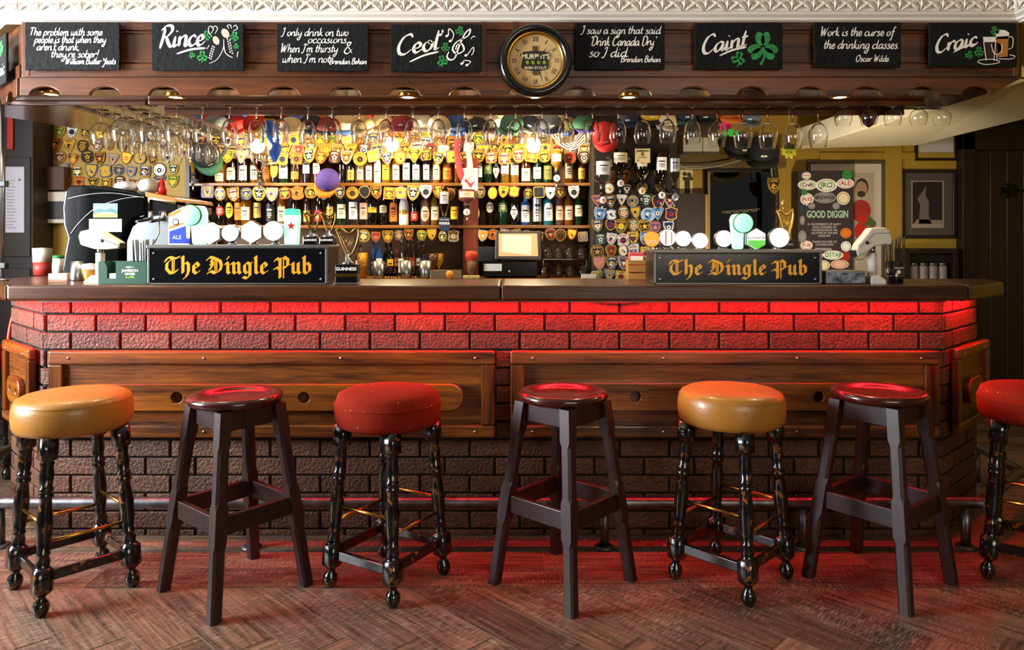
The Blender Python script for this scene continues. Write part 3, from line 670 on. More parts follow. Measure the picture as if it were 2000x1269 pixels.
# downlights in the soffit
M_LAMP = mat('warm_lamp', 'ffe0a0', .3, emit=(1, .70, .32), es=40)
for i, (px, Y) in enumerate(((100, .02), (343, .09), (797, .09), (1228, .09), (1640, .09))):
    x = xf(px, Y); where = ('at the far left end of the canopy', 'above the left wine glasses', 'left of the round clock', 'right of the round clock', 'near the right end of the canopy')[i]
    t = thing('downlight', 'small brass recessed downlight in the canopy underside ' + where, 'ceiling light', (x, Y, ZS - .0048), 0, 'canopy downlights')
    MB().lathe([(.030, .004), (.030, -.008), (.044, -.006), (.046, 0), (.046, .004)], n=24, caps=False).build('trim_ring', M_BRASS, t)
    MB().lathe([(.001, -.004), (.030, -.004)], n=20, caps=False).build('lamp_face', M_LAMP, t)
    spot('downlight_beam', (x, Y, ZS - .012), (x, Y + .03, 0), 30, (1, .74, .42), 125, .8, .03)

# ---------------------------------------------------------------- slate signs
YS = FY - .034
def sl(px, py): return W(px, py, YS - .0062)
M_BEER = mat('beer_amber_paint', 'b5762a', .7); M_STOUT = mat('stout_paint', '2a0f08', .7); M_PINK = mat('pale_pink_paint', 'd9b3a0', .7); M_WINE = mat('wine_paint', '6d2a1c', .7)
def slate(label, box, lines=(), big=None, extra=None, group='slate signs'):
    x0, y0, x1, y1 = box; a, b = W(x0, y1, YS), W(x1, y0, YS)
    t = thing('slate_sign', label, 'sign', ((a.x + b.x) / 2, YS, a.z), 0, group)
    rr = random.Random(x0); w, h = (b.x - a.x) / 2, b.z - a.z; pts = []
    for (px, pz), (qx, qz), n in (((-w, 0), (w, 0), 26), ((w, 0), (w, h), 14), ((w, h), (-w, h), 26), ((-w, h), (-w, 0), 14)):
        for k in range(n): pts.append((px + (qx - px) * k / n + rr.uniform(-.0012, .0012), pz + (qz - pz) * k / n + rr.uniform(-.0012, .0012)))
    mbs = MB().prism(pts, 'xz', -.005, .006); mbs.build('slate_slab', M_SLATE, t, bevel=.0025, seg=1)
    mbb = MB().box((-.02, .005, h * .3), (.02, -YS + FY - .002, h * .6)); mbb.build('fixing_block', M_DARKW, t)
    off = t.location
    pl = lambda x, y: sl(x, -y) - off
    mb = MB()
    for s, a0, a1, base, xh, wd_ in lines: write(mb, s, a0, a1, -base, xh, wd_, pl)
    if big:
        s, a0, a1, base, xh, rise, ul = big
        write(mb, s, a0, a1, -base, xh, 4.6, pl, .18, contrast=.55, rise=rise)
        brush(mb, [(ul[0], -ul[1]), ((ul[0] + ul[2]) / 2, -(ul[1] + ul[3]) / 2 + 3), (ul[2], -ul[3])], 4.2, pl, .4)
    if mb.v: mb.build('lettering', M_CHALK, t)
    if extra: extra(t, pl)
def leaves(spots):
    def f(t, pl):
        for i, (x, y, r) in enumerate(spots):
            mb = MB(); shamrock(mb, x, -y, r, pl, rot=.25 * (i % 3 - 1)); mb.build('painted_shamrock', M_GREEN, t)
    return f
slate('black slate with a white handwritten saying about people who are not drunk', (50, 44, 235, 137), [("The problem with some", 57, 200, 69, 7.6, 1.6), ("people is that when they", 67, 207, 83.5, 7.4, 1.6), ("aren't drunk,", 71, 156, 98, 7.6, 1.6), ("they're sober!", 99, 192, 112, 7.6, 1.6), ("William Butler Yeats", 127, 226, 125, 6.2, 1.6)])
def rince(t, pl):
    leaves(((402, 70, 10), (395, 110, 11), (375, 107, 6.5), (457, 71, 10), (461, 90, 6)))(t, pl)
    mb = MB(); disc(mb, 422, -79, 9, pl, 14, 0, 6, -1.1); disc(mb, 440, -65, 10, pl, 14, 0, 7, -1.0); mb.build('painted_dance_shoe', M_PINK, t)
    mb = MB()
    for a in ((417, 90, 410, 115), (446, 76, 452, 104)):
        for k in range(12):
            disc(mb, a[0] + (a[2] - a[0]) * k / 11 + (k % 2 * 4 - 2), -(a[1] + (a[3] - a[1]) * k / 11), 1.5, pl, 6)
    for pts in (((414, 72), (407, 60), (410, 51), (417, 56), (412, 66)), ((420, 66), (425, 55), (419, 51), (414, 56)), ((447, 56), (444, 50), (450, 49), (452, 56)), ((455, 60), (464, 56), (460, 49), (455, 53)), ((437, 76), (436, 95), (424, 116), (408, 124)), ((437, 86), (441, 104), (455, 113)), ((409, 88), (404, 96)), ((465, 100), (463, 112))):
        brush(mb, [(x, -y) for x, y in pts], 1.3, pl)
    mb.build('painted_ribbons', M_CHALK, t)
slate('black slate reading Rince beside painted dancing shoes and shamrocks', (297, 45, 477, 138), big=("Rince", 312, 398, 92, 20, 4, (345, 105, 402, 94)), extra=rince)
slate('black slate with a white handwritten saying about drinking on two occasions', (541, 47, 720, 139), [("I only drink on two", 550, 680, 70, 8, 1.6), ("occasions...", 601, 688, 84, 8, 1.6), ("When I'm thirsty", 547, 660, 102, 8.4, 1.6), ("&", 670, 690, 104, 11, 2.2), ("when I'm not.", 551, 648, 122, 8.4, 1.6), ("Brendan Behan", 643, 716, 125, 5.6, 1.6)])
def ceol(t, pl):
    leaves(((898, 60, 9), (870, 92, 9), (864, 119, 11)))(t, pl)
    mb = MB()
    brush(mb, [(877, -101), (873, -111), (880, -117), (889, -112), (896, -92), (908, -66), (918, -57), (914, -70), (892, -82), (884, -96), (893, -105), (906, -98), (902, -86), (893, -88), (890, -97)], 3.0, pl, .6)
    for x, y in ((860, 68), (873, 70), (879.5, 80), (910, 108), (902, 124), (912, 127)): disc(mb, x, -y, 3.4, pl, 10, 0, 2.4, .4)
    for pts in (((863, 67), (864, 58), (866, 63)), ((876, 69), (877, 56), (886, 66), (882.5, 79)), ((913, 107), (924, 92), (925, 101), (921, 108)), ((905, 123), (907, 118), (919, 120), (915, 126)), ((920, 76), (924, 71), (928, 72))):
        brush(mb, [(x, -y) for x, y in pts], 1.7, pl, 1)
    mb.build('painted_music_notes', M_CHALK, t)
slate('black slate reading Ceol beside a painted treble clef and music notes', (763, 48, 940, 140), big=("Ceol", 774, 858, 108, 19, 12, (800, 121, 857, 101)), extra=ceol)
slate('black slate with a white handwritten saying about a sign, right of the round clock', (1123, 45, 1298, 136), [("I saw a sign that said", 1135, 1290, 66, 8, 1.6), ("'Drink Canada Dry'", 1152, 1280, 89, 9, 2), ("so I did.", 1150, 1229, 111, 9.5, 2.1), ("Brendan Behan", 1212, 1290, 121, 5.8, 1.6)])
slate('black slate reading Caint beside one large and one small painted shamrock', (1356, 45, 1528, 136), big=("Caint", 1370, 1458, 106, 18, 16, (1405, 109, 1458, 92)), extra=leaves(((1442, 114, 14), (1490, 92, 30))))
slate('black slate with a white handwritten saying about work and drinking classes', (1589, 44, 1759, 132), [("Work is the curse of", 1601, 1746, 70, 8.6, 2), ("the drinking classes.", 1608, 1756, 95, 9, 2), ("Oscar Wilde.", 1671, 1738, 120, 6.4, 1.6)])
def craic(t, pl):
    leaves(((1893, 107, 8), (1912, 101, 10), (1943, 60, 9)))(t, pl)
    mb = MB()
    def poly(p, m): mb.add([pl(x, -y) for x, y in p], [list(range(len(p)))], m)
    poly([(1922, 82), (1943, 82), (1940, 117), (1926, 117)], 1); poly([(1920, 72), (1945, 72), (1944, 82), (1921, 82)], 0)
    poly([(1946, 72), (1970, 70), (1968, 110), (1950, 112)], 2); poly([(1944, 63), (1952, 58), (1964, 59), (1971, 64), (1970, 76), (1946, 76)], 0)
    disc(mb, 1947, -94, 9, pl, 14, 3, 11)
    for pts in (((1921, 82), (1926, 118)), ((1945, 78), (1941, 118)), ((1970, 72), (1978, 74), (1977, 92), (1969, 96)), ((1947, 105), (1947, 116)), ((1909, 121), (1925, 126), (1952, 122), (1940, 116), (1915, 117), (1909, 121)), ((1950, 115), (1975, 115), (1982, 110), (1972, 107)), ((1936, 86), (1940, 102), (1948, 106), (1956, 100), (1957, 86))):
        brush(mb, [(x, -y) for x, y in pts], 1.4, pl, 1)
    mb.build('painted_drinks', [M_CHALK, M_STOUT, M_BEER, M_WINE], t)
slate('black slate reading Craic beside painted glasses of stout and beer', (1814, 45, 1985, 131), big=("Craic", 1826, 1908, 104, 17, 16, (1862, 102, 1906, 86)), extra=craic)
# slate on the angled left return
t = thing('slate_sign', 'black slate with green and white painting on the angled left end of the canopy', 'sign', (XL - .23, FY + .17, 1.99), -PI / 4, 'slate signs')
MB().box((-.10, -.005, 0), (.20, .006, .215)).build('slate_slab', M_SLATE, t, bevel=.0025, seg=1)
MB().box((.02, .005, .06), (.06, .034, .12)).build('fixing_block', M_DARKW, t)
mb = MB(); shamrock(mb, .02, .10, .05, lambda x, y: Vector((x, -.0063, y))); shamrock(mb, .12, .16, .035, lambda x, y: Vector((x, -.0063, y))); mb.build('painted_shamrock', M_GREEN, t)
mb = MB(); write(mb, "Craic", .0, .18, .04, .03, .007, lambda x, y: Vector((x, -.0064, y))); mb.build('lettering', M_CHALK, t)

# ---------------------------------------------------------------- clock
cc = W(1046, 118, FY - .05); ck = thing('wall_clock', 'large round black wall clock with a cream dial and a stout emblem', 'clock', cc)
rx = rotm('X', PI / 2)
MB().lathe([(.118, -.002), (.121, .012), (.130, .024), (.143, .026), (.152, .016), (.156, -.004), (.155, -.036), (.10, -.038), (.10, -.006)], n=64, rot=rx, caps=False).build('rim', M_BLACK, ck)
MB().lathe([(.110, .000), (.114, .010), (.121, .013), (.124, .006), (.122, -.002)], n=64, rot=rx, caps=False).build('gilt_bezel', M_BRASS, ck)
MB().lathe([(.001, -.006), (.118, -.006), (.118, -.002), (.001, -.002)], n=64, rot=rx, caps=False, smooth=False).build('dial', mat('aged_cream_dial', 'd9b87c', .5, var=('cda663', 9, .3)), ck)
NUM = 'XII I II III IIII V VI VII VIII IX X XI'.split()
M_INK = mat('black_ink', '15110c', .6)
mb = MB()
rom = {'I': [((0, -1), (0, 1))], 'V': [((-.5, 1), (0, -1)), ((0, -1), (.5, 1))], 'X': [((-.5, 1), (.5, -1)), ((-.5, -1), (.5, 1))]}
for k, s in enumerate(NUM):
    a = PI / 2 - k * PI / 6; tot = sum(.55 if ch == 'I' else 1.15 for ch in s); x = -tot / 2
    ca, sa = math.cos(a), math.sin(a)
    def P3(u, v): return Vector((u * sa + v * ca, -.0075 + .013 - .0085, -u * ca + v * sa)) if False else Vector((u * sa + v * ca, .0012, -u * ca + v * sa))
    for ch in s:
        wch = .55 if ch == 'I' else 1.15
        for (x0_, y0_), (x1_, y1_) in rom[ch]:
            brush(mb, [((x + wch / 2 + x0_ * .8) * .0115, .091 + y0_ * .0105), ((x + wch / 2 + x1_ * .8) * .0115, .091 + y1_ * .0105)], .0024, P3, 1, 0, .0)
        x += wch
for k in range(60):
    a = k * PI / 30
    mb.add([(r * math.cos(a + d), .0012, r * math.sin(a + d)) for r, d in ((.1055, -.006), (.109, -.006), (.109, .006), (.1055, .006))], [(0, 1, 2, 3)])
for i, v in enumerate(mb.v): mb.v[i] = (v[0], .0012, v[2])
o = mb.build('roman_numerals', M_INK, ck)
def flat(pts, m, name, y, par=ck, mt=None):
    return MB().prism(pts, 'xz', y, y - .0012).build(name, m, par)
def ck2(px, py): return ((px - 1046) / S(FY - .05), -(py - 118) / S(FY - .05))
y0 = .0005
badge = [ck2(*p) for p in ((1016, 106), (1024, 101), (1046, 99), (1066, 101), (1075, 106), (1071, 115), (1072, 130), (1069, 135), (1046, 140), (1022, 135), (1018, 130), (1020, 116))]
flat(badge, mat('emblem_dark', '1d1a10', .5), 'emblem_shield', .0)
M_EMG = mat('emblem_olive', '8a9a2a', .5); M_EMC = mat('emblem_cream', 'ead7a4', .5)
flat([ck2(*p) for p in ((1040, 90), (1050, 90), (1050, 99), (1040, 99))], mat('emblem_brown', '5b4020', .5), 'emblem_crown', .0)
flat([ck2(*p) for p in ((1038, 140), (1054, 140), (1050, 147), (1042, 147))], _M['emblem_brown'], 'emblem_foot', .0)
mb = MB()
for x in (1030, 1041, 1052, 1063): disc(mb, *ck2(x, 122), .0075, lambda a, b: Vector((a, -.0016, b)), 10, 0, .0085)
mb.build('emblem_hops', M_EMG, ck)
xm, zm_ = ck2(1046, 111); text("MURPHY'S", .0285, (xm, -.0022, zm_), M_EMC, 'emblem_lettering', ck, .0004, sx=.92, bold=.03)
xm, zm_ = ck2(1046, 133); text("IRISH STOUT", .0165, (xm, -.0022, zm_), M_EMC, 'emblem_lettering', ck, .0004, sx=1.0, bold=.02)
def hand(px, py, w, y, name):
    x, z = ck2(px, py); d = Vector((x, 0, z)); n = Vector((-d.z, 0, d.x)).normalized() * w; L = d
    pts = [(-d * .15 - n), (-d * .15 + n), (d * .7 + n * 1.4), d, (d * .7 - n * 1.4)]
    MB().prism([(p.x, p.z) for p in pts], 'xz', y, y - .0012).build(name, M_INK, ck)
hand(1070, 92, .0016, -.004, 'hour_hand'); hand(1061, 161, .0012, -.006, 'minute_hand')

# ---------------------------------------------------------------- stemware hanging from the rack
def bowl_prof(pts): return [(r, -z) for r, z in pts]
def glass_proto(kind):
    t = thing('wine_glass', 'x', 'wine glass')
    if kind == 'gin': st, R_, hb = .062, .058, .118
    elif kind == 'wine': st, R_, hb = .066, .041, .118
    elif kind == 'tall': st, R_, hb = .078, .0455, .128
    else: st, R_, hb = .014, .041, .082
    MB().lathe([(.034, 0), (.0345, -.0015), (.022, -.0035), (.006, -.007)], n=20).build('foot', M_GLASS, t)
    MB().lathe([(.0055, -.006), (.0038, -.015 if st > .03 else -.010), (.0036, -st + .004 if st > .03 else -.012), (.0055, -st - .002)], n=12).build('stem', M_GLASS if kind != 'tall' else mat('rose_tinted_glass', 'f4b0a4', .02, trans=1, ior=1.45), t)
    if kind == 'tall': sh = [(.0, 0), (.2, .02), (.55, .13), (.85, .28), (1.0, .42), (.97, .6), (.88, .8), (.78, 1)]
    elif kind == 'gin': sh = [(.0, 0), (.35, .03), (.68, .14), (.90, .32), (1.0, .55), (.96, .78), (.84, 1)]
    elif kind == 'wine': sh = [(.0, 0), (.3, .025), (.62, .13), (.86, .3), (.98, .5), (1.0, .66), (.93, .85), (.82, 1)]
    else: sh = [(.0, 0), (.4, .04), (.75, .16), (.97, .38), (1.0, .55), (.9, .8), (.78, 1)]
    (a_, b_), (c_, d_) = sh[-2:]; sh = sh[:-1] + [(a_ + (c_ - a_) * k_, b_ + (d_ - b_) * k_) for k_ in (.5, .9, .985, 1)]
    out = [(R_ * a, -st - hb * b) for a, b in sh]; inn = [(max(R_ * a - .0013, .0), -st - hb * b - (.002 if i == 0 else 0)) for i, (a, b) in enumerate(sh)][::-1]
    MB().lathe(out + inn, n=28).build('bowl', M_GLASS, t)
    return t
YG = .345; xg = lambda px: (px - CX) / S(YG)
GL = [('gin', (240, 293, 345)), ('wine', (395, 448, 501, 549, 601, 648, 702, 754, 806, 856, 907, 958, 1007, 1058, 1106, 1157, 1207, 1255, 1304, 1352)), ('tall', (1401, 1451, 1500, 1549, 1598)), ('small', (1647, 1697, 1744, 1794, 1840))]
LN = {'gin': 'wide balloon glass', 'wine': 'clear wine glass', 'tall': 'tall tulip glass with reddish stem', 'small': 'short brandy glass'}
for kind, pxs in GL:
    pr = glass_proto(kind)
    for i, px in enumerate(pxs):
        lab = f'{LN[kind]}, {nth(i)} from left of its kind in the front rack'
        if i == 0: pr.location = (xg(px), YG, ZS - .0008); pr['label'] = lab; pr['group'] = LN[kind] + 's hanging in the front rack'; o = pr
        else: o = dup(pr, (xg(px), YG, ZS - .0008), R.uniform(0, 3), lab)
        o.scale = (1, 1, R.uniform(.96, 1.03))
prg = None
n = 0
for row, x in enumerate((-2.075, -1.86)):
    for k in range(8):
        kind = 'gin' if (k < 2) else 'wine'
        loc = (x + R.uniform(-.01, .01), .48 + k * .12, ZS - .0008)
        src = next(o for o in C.objects if o.name == ('wine_glass' if kind == 'gin' else 'wine_glass.001'))
        src = [o for o in C.objects if o.get('label', '').startswith(LN[kind])][0]
        dup(src, loc, R.uniform(0, 3), f'{LN[kind]}, {nth(k)} from the front, {"outer" if row == 0 else "inner"} rack row above the coffee machine', 'glasses in the left side rack')
# ---------------------------------------------------------------- back bar carcass
ZU, ZL, ZC = 1.700, 1.402, 1.041
def px2x(px, Y): return (px - CX) / S(Y)
bb = thing('back_bar', 'wooden back bar with two bottle shelves and a worktop behind the counter', 'back bar')
MB().box((-2.27, 1.95, ZU - .022), (.58, 2.249, ZU)).build('upper_shelf', M_SHELF, bb, bevel=.003)
MB().box((-2.27, 1.95, ZL - .022), (.58, 2.249, ZL)).build('lower_shelf', M_SHELF, bb, bevel=.003)
MB().box((-1.9, 1.60, ZC - .032), (.545, 2.249, ZC)).build('worktop', M_SHELF, bb, bevel=.005)
MB().box((-1.9, 1.66, 0), (.545, 2.249, ZC - .033)).build('base_cupboard', M_DARKW, bb)
MB().box((-2.30, 1.985, 1.875), (.60, 2.01, 2.344)).build('bulkhead', mat('bulkhead_board', '7a5020', .6), bb)
for a, b in ((905, 934),): MB().box((px2x(a, 1.97), 1.955, ZC), (px2x(b, 1.97), 2.249, 1.874)).build('upright', wood('reddish_upright', '4a1c0e', '7c3518', 2, 6, .35, .3), bb)
MB().box((-2.30, 1.96, 0), (-2.271, 2.249, 1.874)).build('upright', M_DARKW, bb)
PY0 = 1.70
pil = MB().box((.548, PY0, 0), (1.105, 2.249, 2.05)).build('square_pillar', mat('pillar_dark', '1c1208', .8)); tag(pil, 'dark square pillar covered with cloth patches right of the back bar shelves', 'pillar')
pb = MB().box((.548, PY0 - .02, 2.06), (1.42, 2.249, 2.344)).build('pillar_header', M_DARKW); tag(pb, 'dark board above the patch-covered pillar with caps hung on it', 'board')

# ---------------------------------------------------------------- bottles
COL = {'amber': mat('amber_spirit', 'c8741c', .04, trans=.75, ior=1.33), 'dark': mat('dark_bottle', '120a06', .08), 'black': mat('black_bottle', '060607', .08), 'green': mat('green_bottle', '14301a', .08, trans=.35),
       'clear': mat('clear_spirit', 'f4f6f6', .02, trans=1, ior=1.36), 'blue': mat('blue_bottle', '3f7ee0', .05, trans=.7), 'teal': mat('teal_bottle', '2f8f96', .05, trans=.6), 'white': mat('white_bottle', 'efece4', .3),
       'brown': mat('brown_bottle', '3a1a0a', .08, trans=.2), 'red': mat('ruby_bottle', '4a0d10', .08, trans=.3), 'pink': mat('pink_spirit', 'f0a9a0', .03, trans=.9, ior=1.36), 'gold': mat('golden_spirit', 'e0a83a', .04, trans=.8, ior=1.34)}
LC = {'cream': mat('label_cream', 'e8d8b0', .6), 'white': mat('label_white', 'f2efe8', .6), 'yellow': mat('label_yellow', 'eab81c', .6), 'orange': mat('label_orange', 'd9761c', .6), 'red': mat('label_red', 'a8201c', .6), 'green': mat('label_green', '4f6b34', .6),
      'black': mat('label_black', '14110f', .5), 'pink': mat('label_pink', 'e8b49a', .6), 'silver': mat('label_silver', 'b8bcc0', .3, .6), 'navy': mat('label_navy', '1c2b50', .5), 'olive': mat('label_olive', '6d6a2c', .6), 'gold': mat('label_gold', 'c79a3a', .4, .5)}
PRINT = mat('label_print', '3a2a20', .6)
PROF = {'std': [(.0, 0), (.92, .0), (1, .03), (1, .56), (.93, .63), (.62, .71), (.42, .77), (.37, .84), (.36, .94), (.40, .945), (.40, .965), (.36, .97)],
        'square': [(.0, 0), (.95, .0), (1, .02), (1, .62), (.94, .66), (.55, .70), (.36, .74), (.34, .93), (.39, .935), (.39, .965), (.35, .97)],
        'tall': [(.0, 0), (.94, .0), (1, .03), (1, .50), (.90, .59), (.58, .70), (.40, .80), (.34, .93), (.38, .935), (.38, .965), (.34, .97)],
        'curvy': [(.0, 0), (.85, .0), (.92, .04), (.86, .22), (.98, .46), (.95, .56), (.66, .68), (.42, .76), (.36, .93), (.40, .935), (.40, .965), (.36, .97)],
        'squat': [(.0, 0), (.96, .0), (1.05, .04), (1.05, .42), (.9, .52), (.5, .60), (.40, .66), (.38, .93), (.44, .935), (.44, .965), (.4, .97)]}
CYL = {}
def arc_label(r, z0, z1, shape, m, m2, y_sq=1.0):
    """label wrapped on the front of a bottle of radius r"""
    mb = MB(); n = 10; a0, a1 = (-PI / 2 - .95, -PI / 2 + .95); zc, hh = (z0 + z1) / 2, (z1 - z0) / 2
    def P(t, z, o=0): a = a0 + (a1 - a0) * t; return ((r + .0008 + o) * math.cos(a), (r + .0008 + o) * math.sin(a) * y_sq, z)
    v = []
    for i in range(n + 1):
        t = i / n; k = 1
        if shape == 'oval': k = math.sqrt(max(.02, 1 - (2 * t - 1) ** 2))
        elif shape == 'diamond': k = max(.03, 1 - abs(2 * t - 1))
        elif shape == 'arch': k = 1
        top = zc + hh * k if shape != 'arch' else zc + hh * (.55 + .45 * math.sqrt(max(0, 1 - (2 * t - 1) ** 2)))
        v += [P(t, zc - hh * k), P(t, top)]
    mb.add(v, [(2 * i, 2 * i + 2, 2 * i + 3, 2 * i + 1) for i in range(n)], 0, True)
    for zz, w, h in ((.35, .26, .10), (-.05, .20, .05), (-.28, .24, .05), (-.5, .15, .04)):       # print: name, lines
        v = []
        for i in range(5):
            t = .5 + w * (i / 2 - 1); v += [P(t, zc + hh * (zz - h), .0004), P(t, zc + hh * (zz + h), .0004)]
        mb.add(v, [(2 * i, 2 * i + 2, 2 * i + 3, 2 * i + 1) for i in range(4)], 1, True)
    return mb
BN = 0
def bottle(loc, label, r, h, prof='std', col='dark', lab='cream', lr=(.10, .46), shape='rect', cap='black', group=None, print_='brown', invert=False, neck=None):
    t = thing('bottle', label, 'bottle', (loc[0], loc[1], loc[2] + .0016), 0, group)
    P = [(a * r, b * h) for a, b in PROF[prof]]
    body = MB().lathe(P, n=20).build('glass_body', COL[col], t)
    cm = LC.get(cap) or _M.get(cap)
    MB().lathe([(.36 * r, h * .955), (.42 * r, h * .957), (.42 * r, h), (.38 * r, h * 1.005), (.001, h * 1.006)], n=14).build('cap', cm, t)
    if lab: arc_label(r * (1.05 if prof == 'squat' else 1), lr[0] * h, lr[1] * h, shape, 0, 1).build('label', [LC[lab], PRINT if lab not in ('black', 'navy', 'red', 'green') else LC['cream']], t)
    if neck: MB().lathe([(.385 * r, h * .80), (.385 * r, h * .92)], n=14, caps=False).build('neck_foil', LC[neck], t)
    return t
UP = [  # px, half width px, height m, profile, colour, label, label range, label shape, cap, neck foil
 (430, 10, .26, 'square', 'amber', 'cream', (.06, .28), 'rect', 'red', 'red'), (453, 10, .27, 'std', 'dark', 'cream', (.1, .42), 'arch', 'gold', None), (476, 9, .29, 'std', 'dark', 'white', (.08, .44), 'rect', 'black', 'gold'),
 (499, 10, .28, 'std', 'amber', 'cream', (.1, .46), 'rect', 'black', None), (521, 8, .29, 'std', 'amber', 'orange', (.12, .6), 'rect', 'orange', None), (537, 9, .29, 'std', 'dark', 'yellow', (.14, .58), 'oval', 'black', 'yellow'),
 (555, 10, .29, 'std', 'green', 'white', (.12, .52), 'rect', 'black', None), (577, 9, .30, 'std', 'brown', 'orange', (.1, .28), 'rect', 'gold', 'gold'), (599, 8, .30, 'tall', 'dark', 'white', (.24, .56), 'rect', 'black', None), (619, 8, .29, 'std', 'brown', 'cream', (.24, .5), 'rect', 'gold', None),
 (668, 8, .24, 'std', 'dark', None, (.1, .4), 'rect', 'black', None), (686, 8, .24, 'std', 'black', 'gold', (.1, .4), 'rect', 'gold', None), (704, 7, .25, 'tall', 'gold', 'cream', (.1, .4), 'rect', 'red', None), (721, 7, .25, 'std', 'amber', 'white', (.1, .5), 'rect', 'red', None),
 (737, 7, .28, 'tall', 'white', 'cream', (.1, .4), 'rect', 'gold', None), (754, 8, .27, 'std', 'gold', 'yellow', (.1, .5), 'rect', 'gold', None), (774, 8, .27, 'std', 'amber', 'cream', (.1, .5), 'rect', 'black', None), (794, 8, .27, 'std', 'clear', 'white', (.1, .55), 'rect', 'white', None),
 (813, 8, .27, 'std', 'green', 'white', (.1, .5), 'rect', 'green', None), (833, 7, .27, 'std', 'clear', 'white', (.1, .5), 'rect', 'silver', None), (853, 8, .27, 'std', 'gold', 'cream', (.1, .5), 'arch', 'gold', None), (874, 9, .27, 'squat', 'amber', 'orange', (.1, .4), 'rect', 'black', None), (892, 7, .27, 'tall', 'amber', None, (.1, .4), 'rect', 'gold', None),
 (936, 7, .29, 'std', 'green', 'white', (.16, .5), 'rect', 'black', None), (953, 9, .29, 'std', 'green', 'green', (.24, .64), 'rect', 'gold', None), (969, 8, .28, 'std', 'dark', 'white', (.12, .56), 'diamond', 'gold', None), (986, 9, .29, 'std', 'gold', 'white', (.24, .56), 'rect', 'white', None),
 (1005, 9, .30, 'std', 'gold', 'cream', (.2, .56), 'rect', 'white', None), (1027, 10, .28, 'std', 'brown', 'cream', (.06, .38), 'rect', 'gold', None), (1049, 9, .29, 'square', 'green', 'white', (.12, .4), 'rect', 'green', None), (1070, 9, .27, 'squat', 'green', 'olive', (.1, .46), 'rect', 'gold', None),
 (1111, 9, .29, 'std', 'amber', 'cream', (.12, .6), 'arch', 'black', None), (1136, 8, .27, 'squat', 'brown', 'gold', (.12, .4), 'rect', 'black', None)]
LO = [
 (432, 10, .26, 'std', 'dark', 'red', (.26, .52), 'oval', 'black', None), (450, 9, .26, 'std', 'dark', 'yellow', (.2, .62), 'oval', 'yellow', 'yellow'), (466, 8, .27, 'std', 'brown', 'orange', (.14, .6), 'rect', 'gold', None), (481, 10, .26, 'square', 'amber', 'cream', (.14, .50), 'rect', 'black', None),
 (504, 9, .28, 'std', 'black', 'gold', (.2, .6), 'rect', 'black', None), (529, 10, .28, 'square', 'black', 'black', (.1, .56), 'rect', 'black', None), (551, 9, .28, 'std', 'amber', 'pink', (.1, .5), 'rect', 'red', None), (577, 9, .27, 'std', 'dark', 'cream', (.1, .4), 'rect', 'black', None), (600, 8, .27, 'std', 'brown', 'gold', (.1, .4), 'rect', 'gold', None), (622, 8, .28, 'tall', 'dark', 'red', (.1, .4), 'rect', 'red', None),
 (645, 8, .28, 'std', 'dark', 'gold', (.2, .5), 'rect', 'gold', None), (668, 10, .29, 'std', 'green', 'cream', (.18, .56), 'rect', 'green', None), (691, 10, .29, 'square', 'clear', 'white', (.16, .62), 'rect', 'white', None), (711, 9, .29, 'square', 'clear', 'pink', (.16, .6), 'rect', 'navy', None), (728, 10, .29, 'std', 'black', 'yellow', (.34, .48), 'rect', 'black', 'gold'),
 (749, 9, .30, 'tall', 'dark', 'cream', (.34, .54), 'arch', 'black', None), (769, 9, .29, 'std', 'dark', 'orange', (.1, .62), 'arch', 'yellow', None), (789, 10, .29, 'tall', 'white', 'gold', (.28, .42), 'oval', 'white', None), (810, 9, .28, 'tall', 'black', 'red', (.12, .36), 'rect', 'red', None), (831, 10, .29, 'std', 'pink', 'pink', (.1, .5), 'oval', 'red', None), (850, 9, .28, 'std', 'gold', 'cream', (.14, .5), 'rect', 'gold', None), (888, 9, .29, 'std', 'clear', 'yellow', (.16, .5), 'rect', 'cream', None),
 (929, 9, .27, 'std', 'dark', 'white', (.1, .56), 'oval', 'black', None), (957, 9, .30, 'std', 'dark', 'white', (.34, .62), 'oval', 'cream', None), (982, 10, .28, 'square', 'green', 'green', (.36, .6), 'rect', 'green', None), (1004, 9, .27, 'std', 'dark', 'white', (.14, .54), 'diamond', 'silver', None), (1026, 10, .24, 'square', 'blue', 'white', (.1, .6), 'rect', 'navy', None), (1049, 10, .27, 'std', 'clear', 'silver', (.1, .74), 'rect', 'white', None),
 (1071, 10, .30, 'square', 'teal', 'white', (.12, .6), 'arch', 'black', None), (1093, 9, .30, 'std', 'pink', 'pink', (.14, .52), 'rect', 'red', None), (1111, 9, .28, 'std', 'amber', 'pink', (.14, .52), 'rect', 'gold', None), (1130, 9, .29, 'std', 'green', 'cream', (.24, .54), 'rect', 'gold', 'red')]
CN = {'dark': 'dark brown', 'teal': 'teal blue', 'red': 'ruby', 'gold': 'golden', 'clear': 'clear glass', 'amber': 'amber'}
for row, zz, lst in (('upper', ZU, UP), ('lower', ZL, LO)):
    for i, (px, hw, h, pf, col, lab, lr, shp, cap, nk) in enumerate(lst):
        YB_ = 2.06 + R.uniform(-.015, .02)
        if row == 'lower': h = min(h, .266)
        x = px2x(px, YB_); r = hw / S(YB_) * .98
        nm = CN.get(col, col); ln = f'with {lab} {"label" if shp in ("rect", "arch") else shp + " label"}' if lab else 'without a label'
        sec = 'shelf, left of the reddish upright' if px < 905 else 'shelf, right of the reddish upright'
        k = sum(1 for q in lst if (q[0] < 905) == (px < 905) and q[0] < px)
        bottle((x, YB_, zz), f'{nm} bottle {ln}, {nth(k)} {row} {sec}', r, h, pf, col, lab, lr, shp, cap, f'bottles on the {row} shelf', neck=nk)
